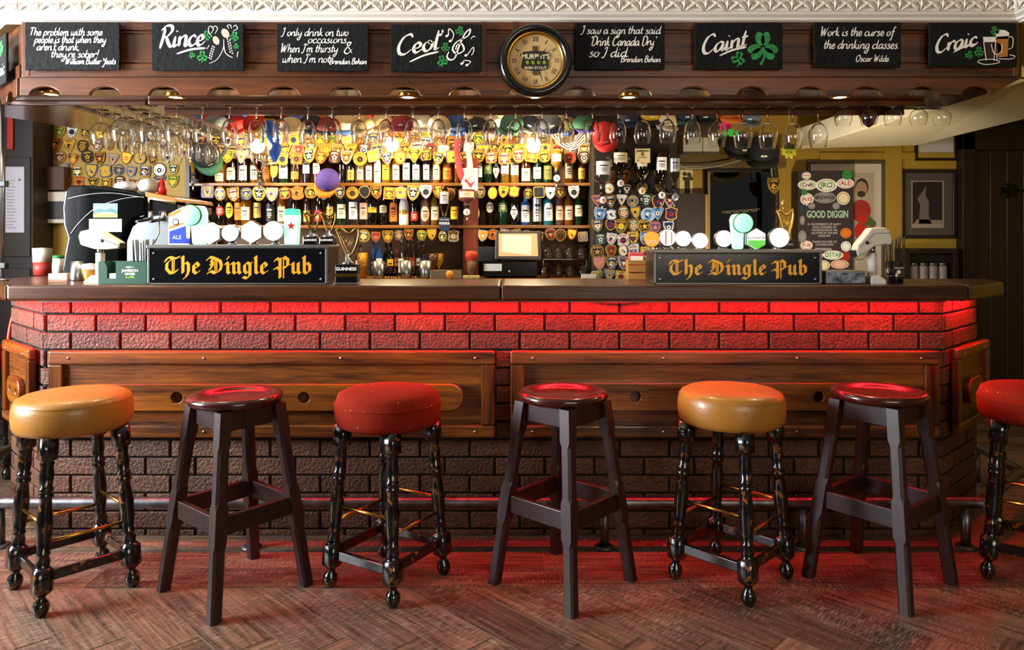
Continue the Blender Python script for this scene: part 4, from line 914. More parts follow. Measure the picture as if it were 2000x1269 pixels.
# mixers and liqueurs on the worktop behind the shakers
for i, (px, hw, h, pf, col, lab, cap) in enumerate(((703, 9, .22, 'std', 'clear', 'white', 'navy'), (727, 7, .25, 'tall', 'blue', 'navy', 'navy'), (741, 7, .25, 'tall', 'blue', 'white', 'navy'), (752, 7, .24, 'tall', 'dark', 'navy', 'navy'), (763, 7, .24, 'std', 'dark', 'yellow', 'black'), (774, 6, .26, 'tall', 'pink', 'pink', 'pink'), (784, 6, .25, 'tall', 'clear', 'white', 'silver'), (794, 7, .26, 'std', 'clear', 'green', 'green'), (805, 6, .26, 'tall', 'clear', 'red', 'red'), (816, 6, .25, 'std', 'clear', 'white', 'white'), (827, 7, .26, 'std', 'clear', 'navy', 'silver'))):
    bottle((px2x(px, 2.0), 2.0 + .055 * (i % 2), ZC), f'small {CN.get(col, col)} bottle with {lab} label, {nth(i)} behind the steel shakers on the worktop', hw / S(2.0), h, pf, col, lab, (.1, .5), 'rect', cap, 'small bottles behind the shakers')
# inverted bottles on optics
def optic(px, py0, py1, Y, hw, col, lab, label, prof='std', badge=None, lshape='rect', txt=None):
    x = px2x(px, Y); s = S(Y); z1 = H - (py0 - CY) / s; z0 = H - (py1 - CY) / s; h = z1 - z0; r = hw / s
    t = thing('optic_bottle', label, 'bottle', (x, Y, z0), 0, 'upside-down bottles on optics')
    MB().lathe([(a * r, h - b * h) for a, b in PROF[prof]], n=20).build('glass_body', COL[col], t)
    if lab: arc_label(r, h * .50, h * .86, lshape, 0, 1).build('label', [LC[lab], PRINT], t)
    MB().lathe([(.018, -.01), (.018, .012), (.012, .014), (.012, .03)], n=14).build('optic_collar', M_BLACKM, t)
    MB().lathe([(.013, -.075), (.015, -.07), (.015, -.012), (.01, -.01)], n=14).build('optic_measure', M_GLASS, t)
    MB().lathe([(.003, -.115), (.006, -.10), (.006, -.076)], n=10).build('optic_spout', M_STEEL, t)
    MB().box((-.008, .012, -.06), (.008, .07, -.03)).build('optic_bracket', M_STEEL, t)
    if badge:
        MB().lathe([(.001, 0), (.021, 0), (.023, .003), (.021, .006), (.001, .006)], (0, -.026, -.045), 24, rot=rotm('X', PI / 2)).build('optic_badge', LC[badge], t)
        MB().box((-.006, -.0335, -.057), (-.001, -.0325, -.033)).box((.002, -.0335, -.057), (.007, -.0325, -.033)).build('badge_print', LC['navy'] if R.random() < .5 else LC['orange'], t)
    return t
YO = PY0 - .075
optic(1177, 306, 378, YO, 16, 'clear', 'white', 'clear upside-down spirit bottle with white label on optic at the left of the pillar', badge='white', prof='square')
optic(1211, 292, 345, YO, 16, 'dark', 'cream', 'dark upside-down bottle with cream label on optic, second on the pillar', badge='white')
o = optic(1253, 292, 360, YO, 12, 'dark', 'cream', 'dark upside-down whiskey bottle under a cream crest plate on the pillar', badge='cream')
cx_ = W(1255, 304, YO - .05); pt = MB().box((-.049, -.003, -.046), (.049, .003, .046)).build('whiskey_plaque', mat('plaque_cream', 'e3c98d', .6), loc=W(1255, 304, YO - .055))
tag(pt, 'square cream whiskey plaque with black lettering above the dark optic bottle', 'plaque')
MB().box((-.01, .003, -.02), (.01, .035, .02)).build('plaque_bracket', M_BLACKM, pt)
text('JAMESON', .019, (0, -.0034, .030), M_INK, 'plaque_lettering', pt, sx=1, bold=.02); text('IRISH WHISKEY', .008, (0, -.0034, -.012), M_INK, 'plaque_lettering', pt)
mb = MB(); disc(mb, 0, .010, .011, lambda a, b: Vector((a, -.0036, b)), 14, 0, .014); disc(mb, -.03, -.03, .006, lambda a, b: Vector((a, -.0036, b)), 10, 1); mb.build('plaque_crest', [LC['olive'], M_RED], pt)
optic(1291, 298, 368, YO, 12, 'dark', 'white', 'dark upside-down bottle with white label and blue badge, fourth on the pillar', badge='white')
optic(1317, 300, 372, YO, 11, 'clear', 'silver', 'grey frosted upside-down bottle on optic at the right edge of the pillar', 'tall', 'silver')
YO2 = 1.88
optic(1087, 296, 336, YO2, 11, 'gold', 'cream', 'golden upside-down bottle on optic before the upper shelf right of the upright', badge='white')
o = optic(912, 370, 402, YO2, 17, 'pink', 'pink', 'pink upside-down bottle on optic before the reddish upright', badge='white')
o = optic(868, 366, 430, YO2, 10, 'clear', 'silver', 'clear upside-down vodka bottle on optic above a navy badge', 'tall', 'white')
vb = MB().prism([(-.036, .048), (.036, .048), (.036, -.036), (0, -.05), (-.036, -.036)], 'xz', -.003, .003).build('vodka_badge', LC['navy'], loc=W(868, 438, YO2 - .05)); tag(vb, 'navy shield badge lettered vodka on the clear optic', 'badge')
MB().box((-.008, .003, -.01), (.008, .03, .01)).build('badge_bracket', M_STEEL, vb)
text('VODKA', .021, (0, -.0036, .006), LC['white'], 'badge_lettering', vb, bold=.03); text('RECOMMENDED', .0085, (0, -.0036, .032), LC['white'], 'badge_lettering', vb)
o = optic(507, 290, 345, YO2, 12, 'clear', None, 'clear upside-down bottle on optic under the left warm bulb', 'tall')
o = optic(377, 282, 340, 1.86, 11, 'gold', 'white', 'golden upside-down bottle on optic beside the dark cap at the left', 'square')
# bulbs lighting the shelves
M_BULB = mat('lamp_bulb', 'fff2d0', .3, emit=(1, .80, .48), es=340)
for i, (px, py) in enumerate(((503, 285), (765, 282), (1042, 284))):
    p = W(px, py, 1.60); t = thing('wall_lamp', ('left', 'middle', 'right')[i] + ' glowing bulb lamp on the bulkhead among the cloth patches', 'lamp', p, 0, 'bulb lamps over the bottle shelves')
    MB().ell((0, 0, 0), (.044, .044, .048), 20).build('bulb', M_BULB, t)
    MB().lathe([(.018, .044), (.02, .047), (.02, .078), (.006, .08)], n=16).build('lamp_holder', M_BRASS, t)
    MB().tube(cr([(0, 0, .078), (0, .03, .12), (0, .20, .13), (0, .384, .09)]), .005, 8).build('lamp_arm', M_BRASS, t)
    MB().lathe([(.03, 0), (.03, .006), (.012, .012)], (0, .384, .09), 16, rot=rotm('X', PI / 2)).build('wall_plate', M_BRASS, t)
# ---------------------------------------------------------------- cloth patches
PC = {'gold': 'c99a24', 'black': '14120f', 'navy': '1a2348', 'white': 'e6dfcf', 'brown': '5a3216', 'red': '9c1c1c', 'green': '2c5a2c', 'orange': 'cf6a18', 'grey': '7c7a78', 'purple': '4a2a6a', 'sky': '6a9ac8', 'tan': 'b98d55', 'pink': 'c87878', 'yellow': 'e6c23a', 'maroon': '5a1a1c'}
PM = {k: mat('thread_' + k, v, .85, bump=(260, .2)) for k, v in PC.items()}
def pshape(kind, n=28):
    if kind == 'round': return [(math.cos(2 * PI * i / n), math.sin(2 * PI * i / n)) for i in range(n)]
    if kind == 'oval': return [(.78 * math.cos(2 * PI * i / n), math.sin(2 * PI * i / n)) for i in range(n)]
    if kind == 'shield':
        h = [(0, 1.02), (.35, .92), (.82, 1.0), (.88, .55), (.86, .15), (.72, -.35), (.42, -.80), (0, -1.08)]
    elif kind == 'badge':
        h = [(0, .98), (.45, .92), (.80, .66), (.92, .20), (.80, -.35), (.52, -.78), (.2, -1.0), (0, -1.02)]
    elif kind == 'arrowhead':
        h = [(0, .86), (.55, .92), (1.0, .78), (.92, .30), (.62, -.30), (.30, -.82), (.08, -1.06), (0, -1.08)]
    elif kind == 'square': h = [(0, .88), (.70, .88), (.86, .72), (.88, 0), (.86, -.72), (.70, -.88), (0, -.88)]
    else: h = [(0, 1.0), (.6, .78), (.94, .70), (.80, .1), (.88, -.62), (.55, -.9), (0, -.98)]     # crest
    return h + [(-x, y) for x, y in h[::-1] if x > 0]
SHN = {'round': 'round', 'oval': 'oval', 'shield': 'shield', 'badge': 'badge-shaped', 'arrowhead': 'arrowhead', 'square': 'square', 'crest': 'crest-shaped'}
rp = random.Random(11)
PCOUNT = [0]
def patch(loc, r, label, group, sh, c1, c2, c3, rot=0, tiltx=0):
    pts = pshape(sh); mb = MB()
    A = lambda k: [(x * r * k, y * r * k) for x, y in pts]
    mb.prism(A(1), 'xz', -.0010, .0012, 0); mb.prism(A(.95), 'xz', -.0016, -.0009, 1); mb.prism(A(.86), 'xz', -.0019, -.0015, 2 if rp.random() < .25 else 0); mb.prism(A(.80), 'xz', -.0023, -.0018, 1 if rp.random() < .8 else 2)
    e = rp.randrange(4); P = lambda x, y: Vector((x * r, -.0026, y * r)); Q = lambda x, y: Vector((x * r, -.0029, y * r))
    if e == 0: disc(mb, 0, -.08, .46, P, 16, 2); disc(mb, 0, -.08, .34, Q, 14, 0); disc(mb, 0, -.08, .16, lambda x, y: Vector((x * r, -.0032, y * r)), 10, 2)
    elif e == 1:
        st = [(.5 * (1 if i % 2 == 0 else .45) * math.sin(i * PI / 5), -.08 + .5 * (1 if i % 2 == 0 else .45) * math.cos(i * PI / 5)) for i in range(10)]; mb.add([P(*q) for q in st], [list(range(10))], 2); disc(mb, 0, -.08, .15, Q, 10, 0)
    elif e == 2:
        mb.add([P(*q) for q in ((-.45, .2), (.45, .2), (.42, -.2), (0, -.62), (-.42, -.2))], [list(range(5))], 2); mb.add([Q(*q) for q in ((-.3, .12), (.3, .12), (0, -.4))], [(0, 1, 2)], 0)
    else:
        disc(mb, 0, -.2, .4, P, 14, 2, .3); disc(mb, -.1, .05, .22, Q, 10, 0); disc(mb, .14, -.22, .16, Q, 10, 1)
    nl = rp.choice((6, 7, 8))                # lettering bands across the top and bottom
    for k in range(nl):
        u_ = (k - (nl - 1) / 2) / nl; x = 1.02 * u_; y = .60 - .42 * u_ * u_; w_ = .40 / nl
        mb.add([P(x - w_, y - .10), P(x + w_, y - .10 - .08 * rp.random()), P(x + w_ * rp.uniform(.4, 1), y + .10), P(x - w_, y + .08)], [(0, 1, 2, 3)], 2)
    for k in range(4): x = -.21 + .14 * k; mb.add([P(x - .045, -.72), P(x + .045, -.72), P(x + .045, -.60), P(x - .045, -.60)], [(0, 1, 2, 3)], 2)
    for sx_ in (-1, 1): brush(mb, [(sx_ * .56 * r, .25 * r), (sx_ * .60 * r, -.1 * r), (sx_ * .42 * r, -.45 * r)], .07 * r, lambda x, y: Vector((x, -.0025, y)), 1, 0, 0)
    o = mb.build('cloth_patch', [PM[c1], PM[c2], PM[c3]], loc=loc); o.rotation_euler = (tiltx, rot, 0)
    tag(o, label, 'patch', group); PCOUNT[0] += 1; return o
WARM = [('gold', 'black', 'gold'), ('gold', 'brown', 'yellow'), ('yellow', 'black', 'white'), ('gold', 'navy', 'white'), ('black', 'gold', 'brown'), ('white', 'brown', 'gold'), ('gold', 'green', 'yellow'), ('orange', 'black', 'yellow'), ('tan', 'navy', 'gold'), ('black', 'brown', 'white'), ('grey', 'navy', 'gold'), ('tan', 'black', 'red'), ('black', 'white', 'navy'), ('gold', 'black', 'orange'), ('purple', 'grey', 'gold'), ('brown', 'black', 'gold'), ('gold', 'maroon', 'white'), ('black', 'orange', 'brown'), ('navy', 'gold', 'black')]
COOL = [('white', 'sky', 'navy'), ('gold', 'navy', 'white'), ('white', 'navy', 'orange'), ('yellow', 'black', 'gold'), ('navy', 'white', 'red'), ('gold', 'black', 'tan'), ('orange', 'green', 'white'), ('white', 'green', 'gold'), ('red', 'yellow', 'navy'), ('gold', 'brown', 'red'), ('black', 'grey', 'gold'), ('sky', 'white', 'red'), ('purple', 'green', 'white'), ('gold', 'purple', 'pink')]
SHAPES = ['shield', 'shield', 'badge', 'badge', 'arrowhead', 'round', 'oval', 'square', 'crest']
def prow(n_, y, x0, x1, step, Y, r, pal, where, group, skip=lambda x: False, jy=3, keep=None):
    x = x0; i = 0
    while x <= x1:
        if not skip(x):
            sh = rp.choice(SHAPES); c = rp.choice(pal); k = rp.uniform(.9, 1.1)
            patch(W(x + rp.uniform(-2, 2), y + rp.uniform(-jy, jy), Y - .0035 * (i % 3)), r * k, f'{c[1]} {SHN[sh]} patch edged {c[0]}, {nth(i)} from left {where}', group, sh, *c, rot=rp.uniform(-.16, .16)); i += 1
        x += step * rp.uniform(.94, 1.06)
YLW = 2.19
for j, (y, a, b) in enumerate(((258, 62, 345), (283, 58, 345), (308, 64, 345), (333, 72, 350), (356, 75, 345))):
    prow(0, y, a, b, 26.5, YLW - .003, .047, WARM, f'in the {ORD[j]} row, yellow wall at left', 'patches on the yellow wall', skip=lambda x: False)
for j, (y, a, b) in enumerate(((256, 378, 1150), (275, 368, 1150), (291, 380, 1150), (306, 366, 1150))):
    prow(0, y, a, b, 25.5, 1.985 - .004 - .002 * j, .047, WARM, f'in the {("top", "second", "third", "bottom")[j]} row on the bulkhead', 'patches on the bulkhead', jy=4)
prow(0, 377, 405, 640, 25, 1.946, .047, WARM, 'along upper shelf edge, left part', 'patches on the upper shelf edge')
prow(0, 376, 664, 890, 24, 1.946, .047, WARM, 'along upper shelf edge before the reddish upright', 'patches on the upper shelf edge')
prow(0, 376, 938, 1140, 23, 1.946, .045, WARM, 'along upper shelf edge behind the till', 'patches on the upper shelf edge')
prow(0, 460, 712, 900, 21.5, 1.946, .041, WARM, 'along lower shelf edge above the shakers', 'patches on the lower shelf edge')
prow(0, 459, 942, 1140, 22, 1.946, .041, WARM, 'along lower shelf edge behind the till', 'patches on the lower shelf edge')
for j in range(7):
    y = 392 + j * 24.5
    prow(0, y, 1168 + (j % 2) * 4, 1318, 22.8, PY0 - .004, .0445, COOL, f'in the {ORD[j]} row on the square pillar', 'patches on the pillar')
for j, y in enumerate((318, 344, 366)):
    prow(0, y, 1190, 1310, 32, PY0 - .004, .04, WARM, f'in the {ORD[j]} row behind the optic bottles', 'patches behind the optics')
# ---------------------------------------------------------------- caps hung along the top
CAPC = {'navy': '1b2340', 'black': '101012', 'cream': 'd8c8a8', 'red': 'b01c1c', 'blue': '2a4f9a', 'green': '1d4a34', 'purple': '43307a', 'white': 'e8e4da', 'grey': '5a6068', 'maroon': '5a1c24', 'orange': 'd8701a', 'khaki': 'a08a5c', 'teal': '2b6a66', 'pink': 'd0628a', 'yellow': 'd8a81c', 'burgundy': '6a1626'}
CM = {k: mat('cap_cloth_' + k, v, .8) for k, v in CAPC.items()}
def cap_meshes(r):
    cr_ = MB()
    k = 7; rings = []
    for i in range(k + 1):
        a = PI / 2 * i / k
        rings.append([Vector((r * math.cos(a) * math.cos(2 * PI * j / 24), r * 1.06 * math.cos(a) * math.sin(2 * PI * j / 24), r * .88 * math.sin(a))) for j in range(24)])
    cr_.loft(rings, 0, True)
    cr_.ell((0, 0, r * .89), (r * .08, r * .08, r * .05), 8)
    br = MB(); top = []; bot = []
    n = 12; inner = []; outer = []
    for i in range(n + 1):
        a = PI + PI * .10 + (PI * .80) * i / n
        c, s_ = math.cos(a), math.sin(a)
        inner.append(Vector((r * c, r * 1.06 * s_, .0))); 
        d = .62 * math.sin(PI * i / n) ** .5
        outer.append(Vector((r * c * 1.02, r * 1.06 * s_ - r * d, -r * .05 - r * .26 * (c ** 2) * (1 if d > 0 else 0))))
    v = inner + outer + [p + Vector((0, 0, .003)) for p in inner] + [p + Vector((0, 0, .003)) for p in outer]; m = n + 1
    f = []
    for i in range(n): f += [(i, i + 1, m + i + 1, m + i), (2 * m + i, 3 * m + i, 3 * m + i + 1, 2 * m + i + 1), (m + i, m + i + 1, 3 * m + i + 1, 3 * m + i), (i, 2 * m + i, 2 * m + i + 1, i + 1)]
    br.add(v, f, 0, True); return cr_, br
def cap(loc, c1, c2, label, rot, group, r=.079, txt=None):
    t = thing('baseball_cap', label, 'cap', loc, 0, group); t.rotation_euler = rot
    a, b = cap_meshes(r); a.build('crown', CM[c1], t); b.build('brim', CM[c2], t)
    mb = MB(); 
    for k in range(5): disc(mb, -r * .14 + r * .07 * k, 0, r * .03, lambda x, y: Vector((x, -r * 1.0 * math.sqrt(max(.1, 1 - (x / r) ** 2)) - .0035, r * .36 + y)), 6, 0, r * .07)
    mb.build('front_badge', CM['white' if c1 not in ('white', 'cream') else 'navy'], t)
    return t
capr = random.Random(21)
PAL1 = 'teal burgundy navy blue black red cream black grey white purple khaki maroon red green blue cream pink red navy cream burgundy white black grey red white navy cream khaki blue cream yellow navy green orange blue'.split()
def caprow(y, x0, x1, step, where, off, Y, z):
    x = x0; i = 0
    while x <= x1:
        c1 = PAL1[(i * 5 + off) % len(PAL1)]; c2 = PAL1[(i * 7 + off * 3 + 2) % len(PAL1)] if capr.random() < .4 else c1
        if x > 1290: Yc = PY0 - .085
        else: Yc = Y - .085 * (i % 2)
        cap(W(x + capr.uniform(-4, 4), y + capr.uniform(-4, 4), Yc), c1, c2, f'{c1} cap with {c2} brim, {nth(i)} from left in the {where} row of hung caps', (A(-58 + capr.uniform(-12, 12)) + PI * .5, A(capr.uniform(-25, 25)), A(capr.uniform(-16, 16))), 'caps hung above the bar shelves')
        x += step; i += 1
caprow(224, 372, 1190, 34, 'upper', 0, 1.905, 0)
caprow(245, 388, 1190, 36, 'lower', 3, 1.745, 0)
for i, (px, py, c1, c2) in enumerate(((1228, 232, 'navy', 'navy'), (1268, 226, 'yellow', 'black'), (1300, 238, 'cream', 'cream'), (1340, 226, 'navy', 'green'), (1378, 226, 'black', 'black'), (1424, 222, 'orange', 'orange'), (1462, 230, 'grey', 'grey'))):
    cap(W(px, py, PY0 - .10), c1, c2, f'{c1} cap with {c2} brim, {nth(i)} from left above the patch-covered pillar', (A(34), 0, A(capr.uniform(-15, 15))), 'caps above the pillar')
def big(px, py, Y, c1, c2, label, rot, r=.09): return cap(W(px, py, Y), c1, c2, label, rot, None, r)
big(640, 352, 1.86, 'purple', 'orange', 'purple cap with an orange brim hanging over the upper shelf edge', (A(70), A(20), A(8)), .082)
big(1180, 262, 1.60, 'red', 'red', 'bright red cap with white lettering hanging before the optics', (A(62), A(-12), A(-10)), .085)
big(400, 300, 1.86, 'black', 'green', 'black and dark green cap hanging left of the bottle shelves', (A(75), A(-25), A(20)), .10)
# ---------------------------------------------------------------- sign boxes and beer taps on the counter
YB0 = -.09
M_SIGN = mat('sign_black_metal', '14130f', .3, .4); M_RIM = mat('dull_steel_rim', '6e6c68', .42, .9)
def sign_box(label, px0, px1, py0, tx0, tx1, base, xh):
    a, b = W(px0, 557, YB0), W(px1, py0, YB0); w = b.x - a.x; z0 = ZT + .0005; zt_ = b.z
    t = thing('tap_sign_box', label, 'sign', ((a.x + b.x) / 2, YB0, z0), 0, 'lettered tap boxes'); h = zt_ - z0
    MB().box((-w / 2, .004, 0), (w / 2, .20, h - .006)).build('box_body', M_SIGN, t, bevel=.003)
    MB().box((-w / 2 + .012, -.001, .006), (w / 2 - .012, .004, h - .022)).build('front_plate', M_BLACK, t)
    MB().box((-w / 2 - .004, -.006, h - .016), (w / 2 + .004, .205, h)).build('steel_top', M_RIM, t, bevel=.004)
    MB().box((-w / 2, -.003, 0), (-w / 2 + .010, .004, h - .016)).box((w / 2 - .010, -.003, 0), (w / 2, .004, h - .016)).box((-w / 2, -.003, 0), (w / 2, .004, .006)).build('plate_frame', M_RIM, t, bevel=.001)
    off = t.location.copy(); full = strokes('The Dingle Pub', BLACK)[1]; k = (tx1 - tx0) / full; x = tx0
    for wd_ in ('The', 'Dingle', 'Pub'):
        ww = strokes(wd_, BLACK)[1] * k; mb = MB()
        blackletter(mb, wd_, x, x + ww, -base, xh, lambda a, b: W(a, -b, YB0 - .0018) - off)
        mb.build('lettering', M_GOLD, t); x += ww + BLACK[' '][0] * k
    for sx in (-1, 1):
        for z in (.022, h - .036): MB().lathe([(.006, 0), (.005, .003), (.001, .004)], (sx * (w / 2 - .028), -.001, z), 10, rot=rotm('X', PI / 2)).build('screw', M_STEEL, t)
    return zt_
ZTL = sign_box('black sign box lettered The Dingle Pub in gold, beside the green caddy', 288, 640, 478, 321, 610, 535, 23.5)
ZTR = sign_box('black sign box lettered The Dingle Pub in gold, beside the dark drip tray', 1277, 1605, 487, 1306, 1578, 537, 20.5)
YT = .0
def lensmat(name, col, es): return mat('lens_' + name, col, .4, emit=col, es=es)
L_WHITE = lensmat('white', 'fffaf2', 2.2); L_MINT = lensmat('mint', '8fe8ba', .95); L_MINTC = lensmat('mint_column', 'b4f5d4', 1.0); L_GRN = lensmat('green', '3fd98a', .9); L_ORG = lensmat('orange', 'f07a1c', 1.1); L_PALE = lensmat('pale', 'f4efe6', .9); L_BLUE = lensmat('blue', '2038c8', .5)
def ngon(kind, r, n=32):
    if kind == 'hex': return [(r * 1.08 * math.sin(PI / 3 * i), r * 1.12 * math.cos(PI / 3 * i)) for i in range(6)]
    return [(r * math.sin(2 * PI * i / n), r * math.cos(2 * PI * i / n)) for i in range(n)]
def lens_tap(label, px, py, rpx, kind, m, zb_, Y=YT, extra=None, foot=None):
    c = W(px, py, Y); r = rpx / S(Y); h = c.z - zb_
    t = thing('beer_tap', label, 'beer tap', (c.x, Y, zb_), 0, 'lit beer taps')
    fx = (foot - px) / S(Y) if foot else 0
    MB().prism([(x, y + h) for x, y in ngon(kind, r * .92)], 'xz', -.020, -.008).build('lit_lens', m, t, bevel=.002)
    MB().prism([(x, y + h) for x, y in ngon(kind, r)], 'xz', -.014, .016).build('lens_housing', M_STEEL, t, bevel=.003)
    MB().tube([(fx, .01, 0), (fx * .4, .01, h * .5), (0, .005, h - r * .5)], [.014, .010, .012], 12).build('tap_neck', M_STEEL, t)
    MB().lathe([(.020, 0), (.020, .005), (.013, .012)], (fx, .01, 0), 16).build('tap_base', M_STEEL, t)
    if extra: extra(t, h, r)
    return t
M_TXT = mat('grey_print', '8a8a8a', .6); M_TXG = mat('green_print', '2f8a3a', .6); M_TXO = mat('orange_print', 'd08a4a', .6)
def txt(s, size, dz=0, m=None, sx=1): return lambda t, h, r: text(s, size, (0, -.0206, h + dz), m or M_TXT, 'lens_print', t, .0003, sx=sx)
lens_tap('lit white hexagonal beer tap beside the mint globe tap, left sign box', 413, 456, 20, 'hex', L_WHITE, ZTL)
lens_tap('lit round white beer tap between two hexagonal taps, left sign box', 452, 455, 17, 'round', L_WHITE, ZTL)
def seven(t, h, r): text('7', .02, (0, -.0206, h + r * .55), M_INK, 'lens_print', t, .0003)
lens_tap('lit white hexagonal beer tap with a small seven, left sign box', 493, 453, 21, 'hex', L_WHITE, ZTL, extra=seven)
lens_tap('lit round white beer tap beside the tall green tap, left sign box', 536, 451, 20, 'round', L_WHITE, ZTL)
lens_tap('lit orange round beer tap at the left end of the right sign box', 1272, 467, 16, 'round', L_ORG, ZTR, extra=txt('BEER', .02, -.012, M_CHALK), foot=1288)
def stripe(t, h, r): MB().box((-.014, -.0212, h - r * .8), (-.006, -.020, h + r * .8)).box((.012, -.0212, h - r * .7), (.018, -.020, h + r * .7)).build('lens_stripe', LC['pink'], t)
lens_tap('lit white beer tap with red stripes beside the orange one', 1303, 464, 17, 'round', L_PALE, ZTR, extra=stripe)
lens_tap('lit round white beer tap, third on the right sign box', 1333, 466, 16, 'round', L_WHITE, ZTR, Y=.012)
lens_tap('lit round white beer tap, fourth on the right sign box, set lowest', 1366, 470, 16, 'round', L_WHITE, ZTR, Y=-.01)
lens_tap('lit round white beer tap just left of the mint globe tower, right sign box', 1412, 466, 17, 'round', L_WHITE, ZTR)
def rock(t, h, r):
    pts = [(x * .9, y * .9 + h) for x, y in ngon('hex', r)]; zc = h - r * .10
    low = [(pts[2][0], zc), (pts[2][0], pts[2][1]), pts[3], (pts[4][0], pts[4][1]), (pts[4][0], zc)]
    MB().prism(low, 'xz', -.0215, -.0201).build('lens_green_band', lensmat('leaf', '4fb52e', .7), t)
    text('ROCKSHORE', .0135, (0, -.0208, h + r * .12), M_INK, 'lens_print', t, .0003, bold=.02); text('APPLE CIDER', .010, (0, -.022, h - r * .45), M_CHALK, 'lens_print', t, .0003)
lens_tap('lit hexagonal cider tap with a green lower half, right sign box', 1475, 467, 20, 'hex', L_PALE, ZTR, extra=rock)
def redale(t, h, r):
    for s, a0, sg in (('RED ALE', .62, 1), ('KILKENNY', -.62, -1)):
        for i, ch in enumerate(s):
            a = (i - (len(s) - 1) / 2) * .28; text(ch, .013, (r * .7 * math.sin(a), -.0206, h + sg * r * .7 * math.cos(a)), M_TXO, 'lens_print', t, .0003, rot=(PI / 2, sg * a, 0))
lens_tap('lit round white ale tap with lettering round its rim, before the gold harp', 1520, 464, 20, 'round', L_WHITE, ZTR, Y=-.02, extra=lambda t, h, r: None)
def globe_tap(label, gx, gy, gr, c0, c1, ytop, zb_, Y=.03):
    s = S(Y); t = thing('beer_tower', label, 'beer tap', ((c0 + c1) / 2 / s - CX / s, Y, zb_), 0, 'globe beer towers'); ox = t.location.x
    P = lambda px, py: ((px - CX) / s - ox, H - (py - CY) / s - zb_)
    x0, zt_ = P(c0, ytop); x1, _ = P(c1, ytop); gxx, gz = P(gx, gy); w = x1 - x0
    MB().prism([(x0 + .012, 0), (x1 - .004, 0), (x1, zt_ * .8), (x1 - .012, zt_), (x0 + .01, zt_), (x0, zt_ * .85)], 'xz', -.02, .03).build('lit_column', L_MINTC, t, bevel=.010, seg=3)
    MB().ell((gxx, -.045, gz), (gr / s, .022, gr / s), 28).build('lit_globe', L_MINT, t)
    MB().lathe([(gr / s * .98, -.004), (gr / s * 1.08, -.004), (gr / s * 1.08, .006), (gr / s * .98, .006)], (gxx, -.036, gz), 32, rot=rotm('X', PI / 2), caps=False).build('globe_ring', M_GREEN, t)
    MB().tube([(gxx, -.035, gz), (gxx, .0, gz)], .02, 12).build('globe_arm', L_MINTC, t)
globe_tap('tall mint-lit beer tower with a round globe on the left sign box', 380, 421, 19, 373, 403, 402, ZTL)
globe_tap('tall mint-lit beer tower with a round globe on the right sign box', 1446, 436, 18, 1427, 1452, 418, ZTR)
# tall green lit tap with a red star
s = S(.01); t = thing('beer_tower', 'tall rounded green-lit beer tap with a red star', 'beer tap', ((571 - CX) / s, .01, ZTL)); hh = (478 - 409) / s; w = 15.5 / s
pts = [(-w * .9, 0), (w * .8, 0), (w, hh * .8), (w * .8, hh * .95), (w * .3, hh), (-w * .5, hh), (-w * .9, hh * .95), (-w, hh * .85)]
MB().prism(pts, 'xz', -.018, .018).build('lit_column', lensmat('palegreen', 'a8ecc4', .85), t, bevel=.006)
MB().prism([(-w * .98, hh * .83), (w * .96, hh * .83), (w * .85, hh * 1.0), (0, hh * 1.02), (-w * .85, hh * 1.0)], 'xz', -.021, .021).build('green_top', L_GRN, t, bevel=.004)
mb = MB(); st = [(.020 * (1 if i % 2 == 0 else .42) * math.sin(i * PI / 5), hh * .53 + .020 * (1 if i % 2 == 0 else .42) * math.cos(i * PI / 5)) for i in range(10)]; mb.add([(x, -.0186, z) for x, z in st], [list(range(10))]); mb.build('red_star', M_RED, t)
# slanted blue and white tap
s = S(.02); t = thing('beer_tower', 'slanted white and blue beer tap with an orange stripe at the left end', 'beer tap', ((350 - CX) / s, .02, ZTL))
P = lambda px, py: ((px - 350) / s, (478 - py) / s)
def pl4(p, m, n, y): MB().prism([P(*q) for q in p], 'xz', y, .02).build(n, m, t, bevel=.002)
pl4([(331, 478), (366, 478), (370, 408), (360, 404), (332, 418)], L_PALE, 'tap_body', -.014)
pl4([(332, 418), (362, 405), (362, 412), (332, 425)], LC['orange'], 'orange_stripe', -.0155); pl4([(332, 443), (364, 433), (364, 437), (332, 449)], LC['orange'], 'orange_stripe', -.0155); pl4([(333, 452), (366, 441), (367, 476), (333, 476)], L_BLUE, 'blue_panel', -.0155)
MB().lathe([(.011, -.001), (.015, -.001), (.015, .002), (.011, .002)], (P(346, 434)[0], -.0155, P(346, 434)[1]), 20, rot=rotm('X', PI / 2), caps=False).build('round_emblem', LC['navy'], t)
text('ALE', .024, (P(349, 466)[0], -.0162, P(349, 464)[1]), M_CHALK, 'tap_lettering', t)
